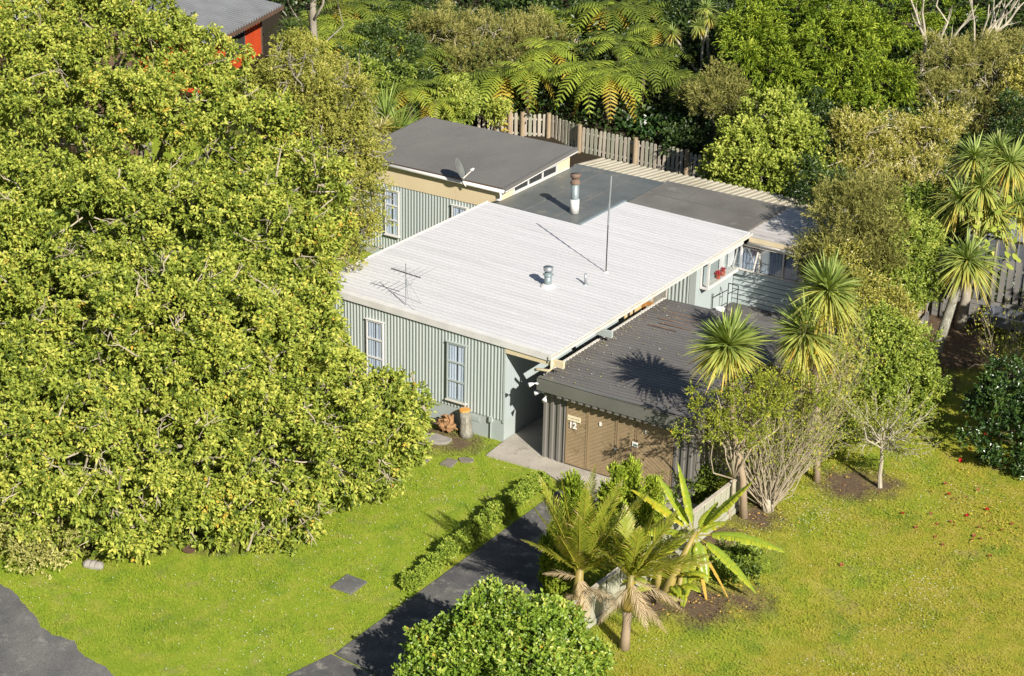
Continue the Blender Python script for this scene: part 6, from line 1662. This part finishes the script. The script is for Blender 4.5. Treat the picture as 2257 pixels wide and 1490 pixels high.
# shrubs filling the bush edge
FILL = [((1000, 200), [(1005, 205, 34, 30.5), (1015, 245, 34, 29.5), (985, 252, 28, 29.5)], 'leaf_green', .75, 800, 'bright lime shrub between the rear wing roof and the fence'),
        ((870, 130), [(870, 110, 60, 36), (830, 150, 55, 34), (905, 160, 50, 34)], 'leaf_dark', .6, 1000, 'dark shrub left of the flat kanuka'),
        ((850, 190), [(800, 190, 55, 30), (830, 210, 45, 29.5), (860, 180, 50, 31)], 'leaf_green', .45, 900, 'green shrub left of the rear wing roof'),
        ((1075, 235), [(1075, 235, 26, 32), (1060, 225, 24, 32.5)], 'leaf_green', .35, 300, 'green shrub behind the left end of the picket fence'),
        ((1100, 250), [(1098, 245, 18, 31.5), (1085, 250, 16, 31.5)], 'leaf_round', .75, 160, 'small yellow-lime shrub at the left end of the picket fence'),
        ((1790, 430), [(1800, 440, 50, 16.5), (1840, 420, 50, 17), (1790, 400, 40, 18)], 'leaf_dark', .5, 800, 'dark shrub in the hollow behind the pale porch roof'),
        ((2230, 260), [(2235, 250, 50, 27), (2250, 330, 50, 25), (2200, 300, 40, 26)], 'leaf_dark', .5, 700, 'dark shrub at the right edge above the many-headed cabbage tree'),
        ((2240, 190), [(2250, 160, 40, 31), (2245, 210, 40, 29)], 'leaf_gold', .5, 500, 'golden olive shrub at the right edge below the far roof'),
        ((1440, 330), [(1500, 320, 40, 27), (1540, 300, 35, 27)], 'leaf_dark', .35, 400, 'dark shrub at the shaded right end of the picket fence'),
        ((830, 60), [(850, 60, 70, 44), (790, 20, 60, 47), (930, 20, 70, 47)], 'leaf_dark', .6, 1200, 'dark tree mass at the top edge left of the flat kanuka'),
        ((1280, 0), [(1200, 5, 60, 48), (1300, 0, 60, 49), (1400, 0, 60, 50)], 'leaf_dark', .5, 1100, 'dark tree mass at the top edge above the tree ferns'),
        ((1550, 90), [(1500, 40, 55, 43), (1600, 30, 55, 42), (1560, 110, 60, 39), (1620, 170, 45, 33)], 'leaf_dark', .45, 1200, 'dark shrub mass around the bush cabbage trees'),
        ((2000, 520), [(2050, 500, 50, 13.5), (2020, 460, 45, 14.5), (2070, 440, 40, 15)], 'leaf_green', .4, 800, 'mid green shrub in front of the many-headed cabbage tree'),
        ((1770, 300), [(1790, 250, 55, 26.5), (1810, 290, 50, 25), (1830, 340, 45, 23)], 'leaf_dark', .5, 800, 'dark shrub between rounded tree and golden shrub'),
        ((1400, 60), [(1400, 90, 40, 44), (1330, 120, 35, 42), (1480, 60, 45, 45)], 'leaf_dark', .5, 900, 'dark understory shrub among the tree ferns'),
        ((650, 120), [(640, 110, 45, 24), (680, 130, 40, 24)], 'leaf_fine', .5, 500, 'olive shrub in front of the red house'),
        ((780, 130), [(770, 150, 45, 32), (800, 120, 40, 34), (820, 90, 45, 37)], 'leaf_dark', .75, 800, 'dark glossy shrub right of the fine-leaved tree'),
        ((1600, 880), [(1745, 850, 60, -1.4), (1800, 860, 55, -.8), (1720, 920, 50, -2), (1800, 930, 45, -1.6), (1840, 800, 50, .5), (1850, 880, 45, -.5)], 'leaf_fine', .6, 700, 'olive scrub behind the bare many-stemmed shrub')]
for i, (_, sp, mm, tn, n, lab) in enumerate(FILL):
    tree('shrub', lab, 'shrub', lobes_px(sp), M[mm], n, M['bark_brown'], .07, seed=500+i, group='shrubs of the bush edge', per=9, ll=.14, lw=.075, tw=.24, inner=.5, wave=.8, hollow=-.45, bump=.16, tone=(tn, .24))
# flax and long grasses at the corner of the rear wing
for i, (px, py, dep, r_, lab) in enumerate(((850, 235, 27, 62, 'upright flax clump left of the rear wing roof'), (880, 265, 25.5, 55, 'low flax clump touching the rear wing roof corner'), (800, 190, 29, 45, 'small flax clump above the fine-leaved tree'), (838, 262, 25, 40, 'dry tan flax clump behind the rear wing corner'))):
    p = at_d(px, py, dep); base = np.array([p[0], p[1], float(h(p[0], p[1]))]); t = thing('flax', lab, 'flax', base, 'flax clumps by the rear wing')
    sword_head('leaves', M['leaf_flax'] if i != 3 else M['leaf_gold'], t, p-[0, 0, .6], (0, 0, 1), r_*mpp(p)*1.5, 150, 600+i, .45, .05, low=.25)
    MB().tube([base-[0, 0, .1], p-[0, 0, .4]], [.25, .15], 8).build('crown_base', M['bark_brown'], t)
# arum lilies
rs = np.random.RandomState(91)
for i, (px, py) in enumerate(((1400, 255), (1440, 245), (1480, 255), (1420, 275), (1465, 275), (1510, 260), (1380, 275), (1545, 265))):
    q = at_d(px, py+25, 30.5+rs.normal(0, .3)); base = np.array([q[0], q[1], float(h(q[0], q[1]))]); z0 = max(q[2], base[2]+.2)
    t = thing('arum_lily', 'dark green arum lily clump with white flowers in the shade behind the picket fence', 'lily', base, 'arum lilies behind the fence'); n = 60
    P = np.array([q[0], q[1], z0])+rs.normal(0, .35, (n, 3))*[1, 1, .5]; v, f = leaf_arrays(P, unit(rs.normal(size=(n, 3))*[1, 1, .4]+UP*.3), .36*rs.uniform(.6, 1.2, n), .20*rs.uniform(.7, 1.2, n), rs, droop=.3)
    fast_mesh('leaves', v, f, M['lily'], t, np.repeat(rs.rand(n), 2))
    b = MB()
    for k in range(2): p_ = P[k]*[1, 1, 0]+[0, 0, z0+.25]; b.tube([p_, p_+[0, 0, .03], p_+[.03, 0, .12]], [.012, .03, .075], 8, cap=False)
    b.build('flowers', M['petal_white'], t)
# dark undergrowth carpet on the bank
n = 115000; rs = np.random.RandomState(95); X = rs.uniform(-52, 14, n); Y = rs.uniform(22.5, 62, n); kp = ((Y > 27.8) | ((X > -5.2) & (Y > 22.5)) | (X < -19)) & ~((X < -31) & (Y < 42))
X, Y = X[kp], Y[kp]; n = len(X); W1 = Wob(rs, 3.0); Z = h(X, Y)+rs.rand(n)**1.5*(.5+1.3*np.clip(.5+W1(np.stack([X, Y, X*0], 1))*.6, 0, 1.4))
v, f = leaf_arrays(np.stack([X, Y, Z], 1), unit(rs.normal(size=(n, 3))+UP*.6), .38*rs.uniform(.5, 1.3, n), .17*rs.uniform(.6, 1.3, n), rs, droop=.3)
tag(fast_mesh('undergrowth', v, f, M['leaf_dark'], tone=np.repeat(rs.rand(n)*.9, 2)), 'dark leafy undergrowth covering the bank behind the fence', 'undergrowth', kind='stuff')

# ------------------------------------------------------------------ lawn detail
def on_lawn(x, y):
    ok = (h(x, y) < .02)
    ok &= ~((x > -8) & (x < 1.75) & (y > -.05) & (y < 19)) & ~((x > 1.6) & (x < 7.5) & (y > -.3) & (y < 19)) & ~((x > -16) & (x < -8) & (y > 12))
    ok &= ~((x > DRX0-.02) & (x < DRX1+.02) & (y < -1.95) & (y > -14)) & ~((x > .1) & (x < 8.1) & (y > -1.9+np.where(x < 2.3, .65, np.where(x < 4.4, .4, 0))) & (y < 0)) & ~((x > 3.35-(-13.75-y)*.22) & (x < 7.0) & (y < -13.7))
    e0, e1 = np.array(ep)[:, 0], np.array(ep)[:, 1]; o_ = np.argsort(e0); ok &= y > np.interp(x, e0[o_], e1[o_])+.05
    for sx, sy, sr in SOIL: ok &= ((x-sx)**2+(y-sy)**2) > (sr*.75)**2
    return ok


rs = np.random.RandomState(97); N = 420000
X = rs.uniform(-14, 21, N); Y = rs.uniform(-19, 21, N)
cx = np.stack([X, Y, np.zeros(N)], 1)-CAM; zc = cx @ fwd; px = cx @ rgt/zc*FOC+PW/2; py = cx @ dwn/zc*FOC+PH/2
kp = on_lawn(X, Y) & (px > -80) & (px < PW+80) & (py < PH+80) & (py > 500); X, Y = X[kp], Y[kp]; n = len(X)
ht = rs.uniform(.018, .045, n)*(1+.5*np.sin(X*1.3)*np.sin(Y*1.7)); a = rs.rand(n)*6.28; w = rs.uniform(.008, .018, n); gz = .012*np.ones(n)
lx, ly = rs.normal(0, .03, n), rs.normal(0, .03, n)
v = np.stack([np.stack([X-np.cos(a)*w, Y-np.sin(a)*w, gz-.01], 1), np.stack([X+np.cos(a)*w, Y+np.sin(a)*w, gz-.01], 1), np.stack([X+lx, Y+ly, gz+ht], 1)], 1).reshape(-1, 3)
tag(fast_mesh('grass', v, np.arange(3*n).reshape(n, 3), M['lawn']), 'short lawn grass with mossy yellow and bare patches', 'grass', kind='stuff')
# daisies and clover heads
def scatter_px(cxs, n, sd):
    out = []
    for (px, py, sx, sy, k) in cxs:
        for _ in range(k): out.append((px+rs.normal(0, sx), py+rs.normal(0, sy)))
    return out


pts = scatter_px([(1790, 1130, 45, 30, 150), (1640, 1190, 40, 25, 90), (2040, 1290, 45, 30, 110), (1990, 1400, 60, 40, 70), (2150, 1100, 60, 25, 60), (1920, 1050, 60, 30, 60), (600, 1420, 120, 45, 130), (760, 1180, 140, 60, 150), (1000, 1090, 90, 30, 110),
                  (400, 1320, 120, 50, 60), (100, 1310, 60, 25, 30), (1960, 1200, 120, 80, 60), (1850, 1470, 60, 15, 40), (1440, 1440, 40, 30, 30), (880, 1250, 60, 60, 40), (1120, 1010, 60, 15, 25), (650, 1290, 80, 40, 60)], 0, 1)
Q = np.array([at_z(a_, b_, .05)[:2] for a_, b_ in pts]); kp = on_lawn(Q[:, 0], Q[:, 1]); Q = Q[kp]; n = len(Q); r_ = rs.uniform(.009, .02, n); z_ = rs.uniform(.05, .10, n)
ring = [np.stack([Q[:, 0]+r_*math.cos(k*math.pi/3), Q[:, 1]+r_*math.sin(k*math.pi/3), z_], 1) for k in range(6)]
v = np.stack(ring, 1).reshape(-1, 3); i6 = np.arange(n)[:, None]*6; f = np.concatenate([np.concatenate([i6, i6+k, i6+k+1], 1) for k in (1, 2, 3, 4)], 0)
tag(fast_mesh('daisies', v, f, M['petal_white']), 'tiny white daisies dotted over the lawns', 'daisies', kind='stuff')
# fallen leaves on the right lawn and soil
pts = scatter_px([(2150, 1130, 70, 50, 140), (1880, 1060, 60, 40, 60), (1560, 1320, 60, 25, 60), (2100, 760, 60, 30, 120), (1700, 1140, 50, 25, 60), (1500, 1330, 60, 25, 50)], 0, 2)
Q = np.array([at_z(a_, b_, .06) for a_, b_ in pts]); n = len(Q)
v, f = leaf_arrays(Q, unit(rs.normal(size=(n, 3))*[1, 1, .25]), rs.uniform(.05, .11, n), rs.uniform(.03, .05, n), rs, droop=0)
M['litter2'] = leaf_mat('lawn_leaf_litter', G((0, (0.200, 0.110, 0.050)), (.4, (0.420, 0.250, 0.060)), (.7, (0.550, 0.420, 0.060)), (1, (0.600, 0.300, 0.080))), .15, .7, .2, .0)
tag(fast_mesh('leaf_litter', v, f, M['litter2'], tone=np.repeat(rs.rand(n), 2)), 'yellow and brown leaves fallen on the right lawn and beds', 'leaves', kind='stuff')
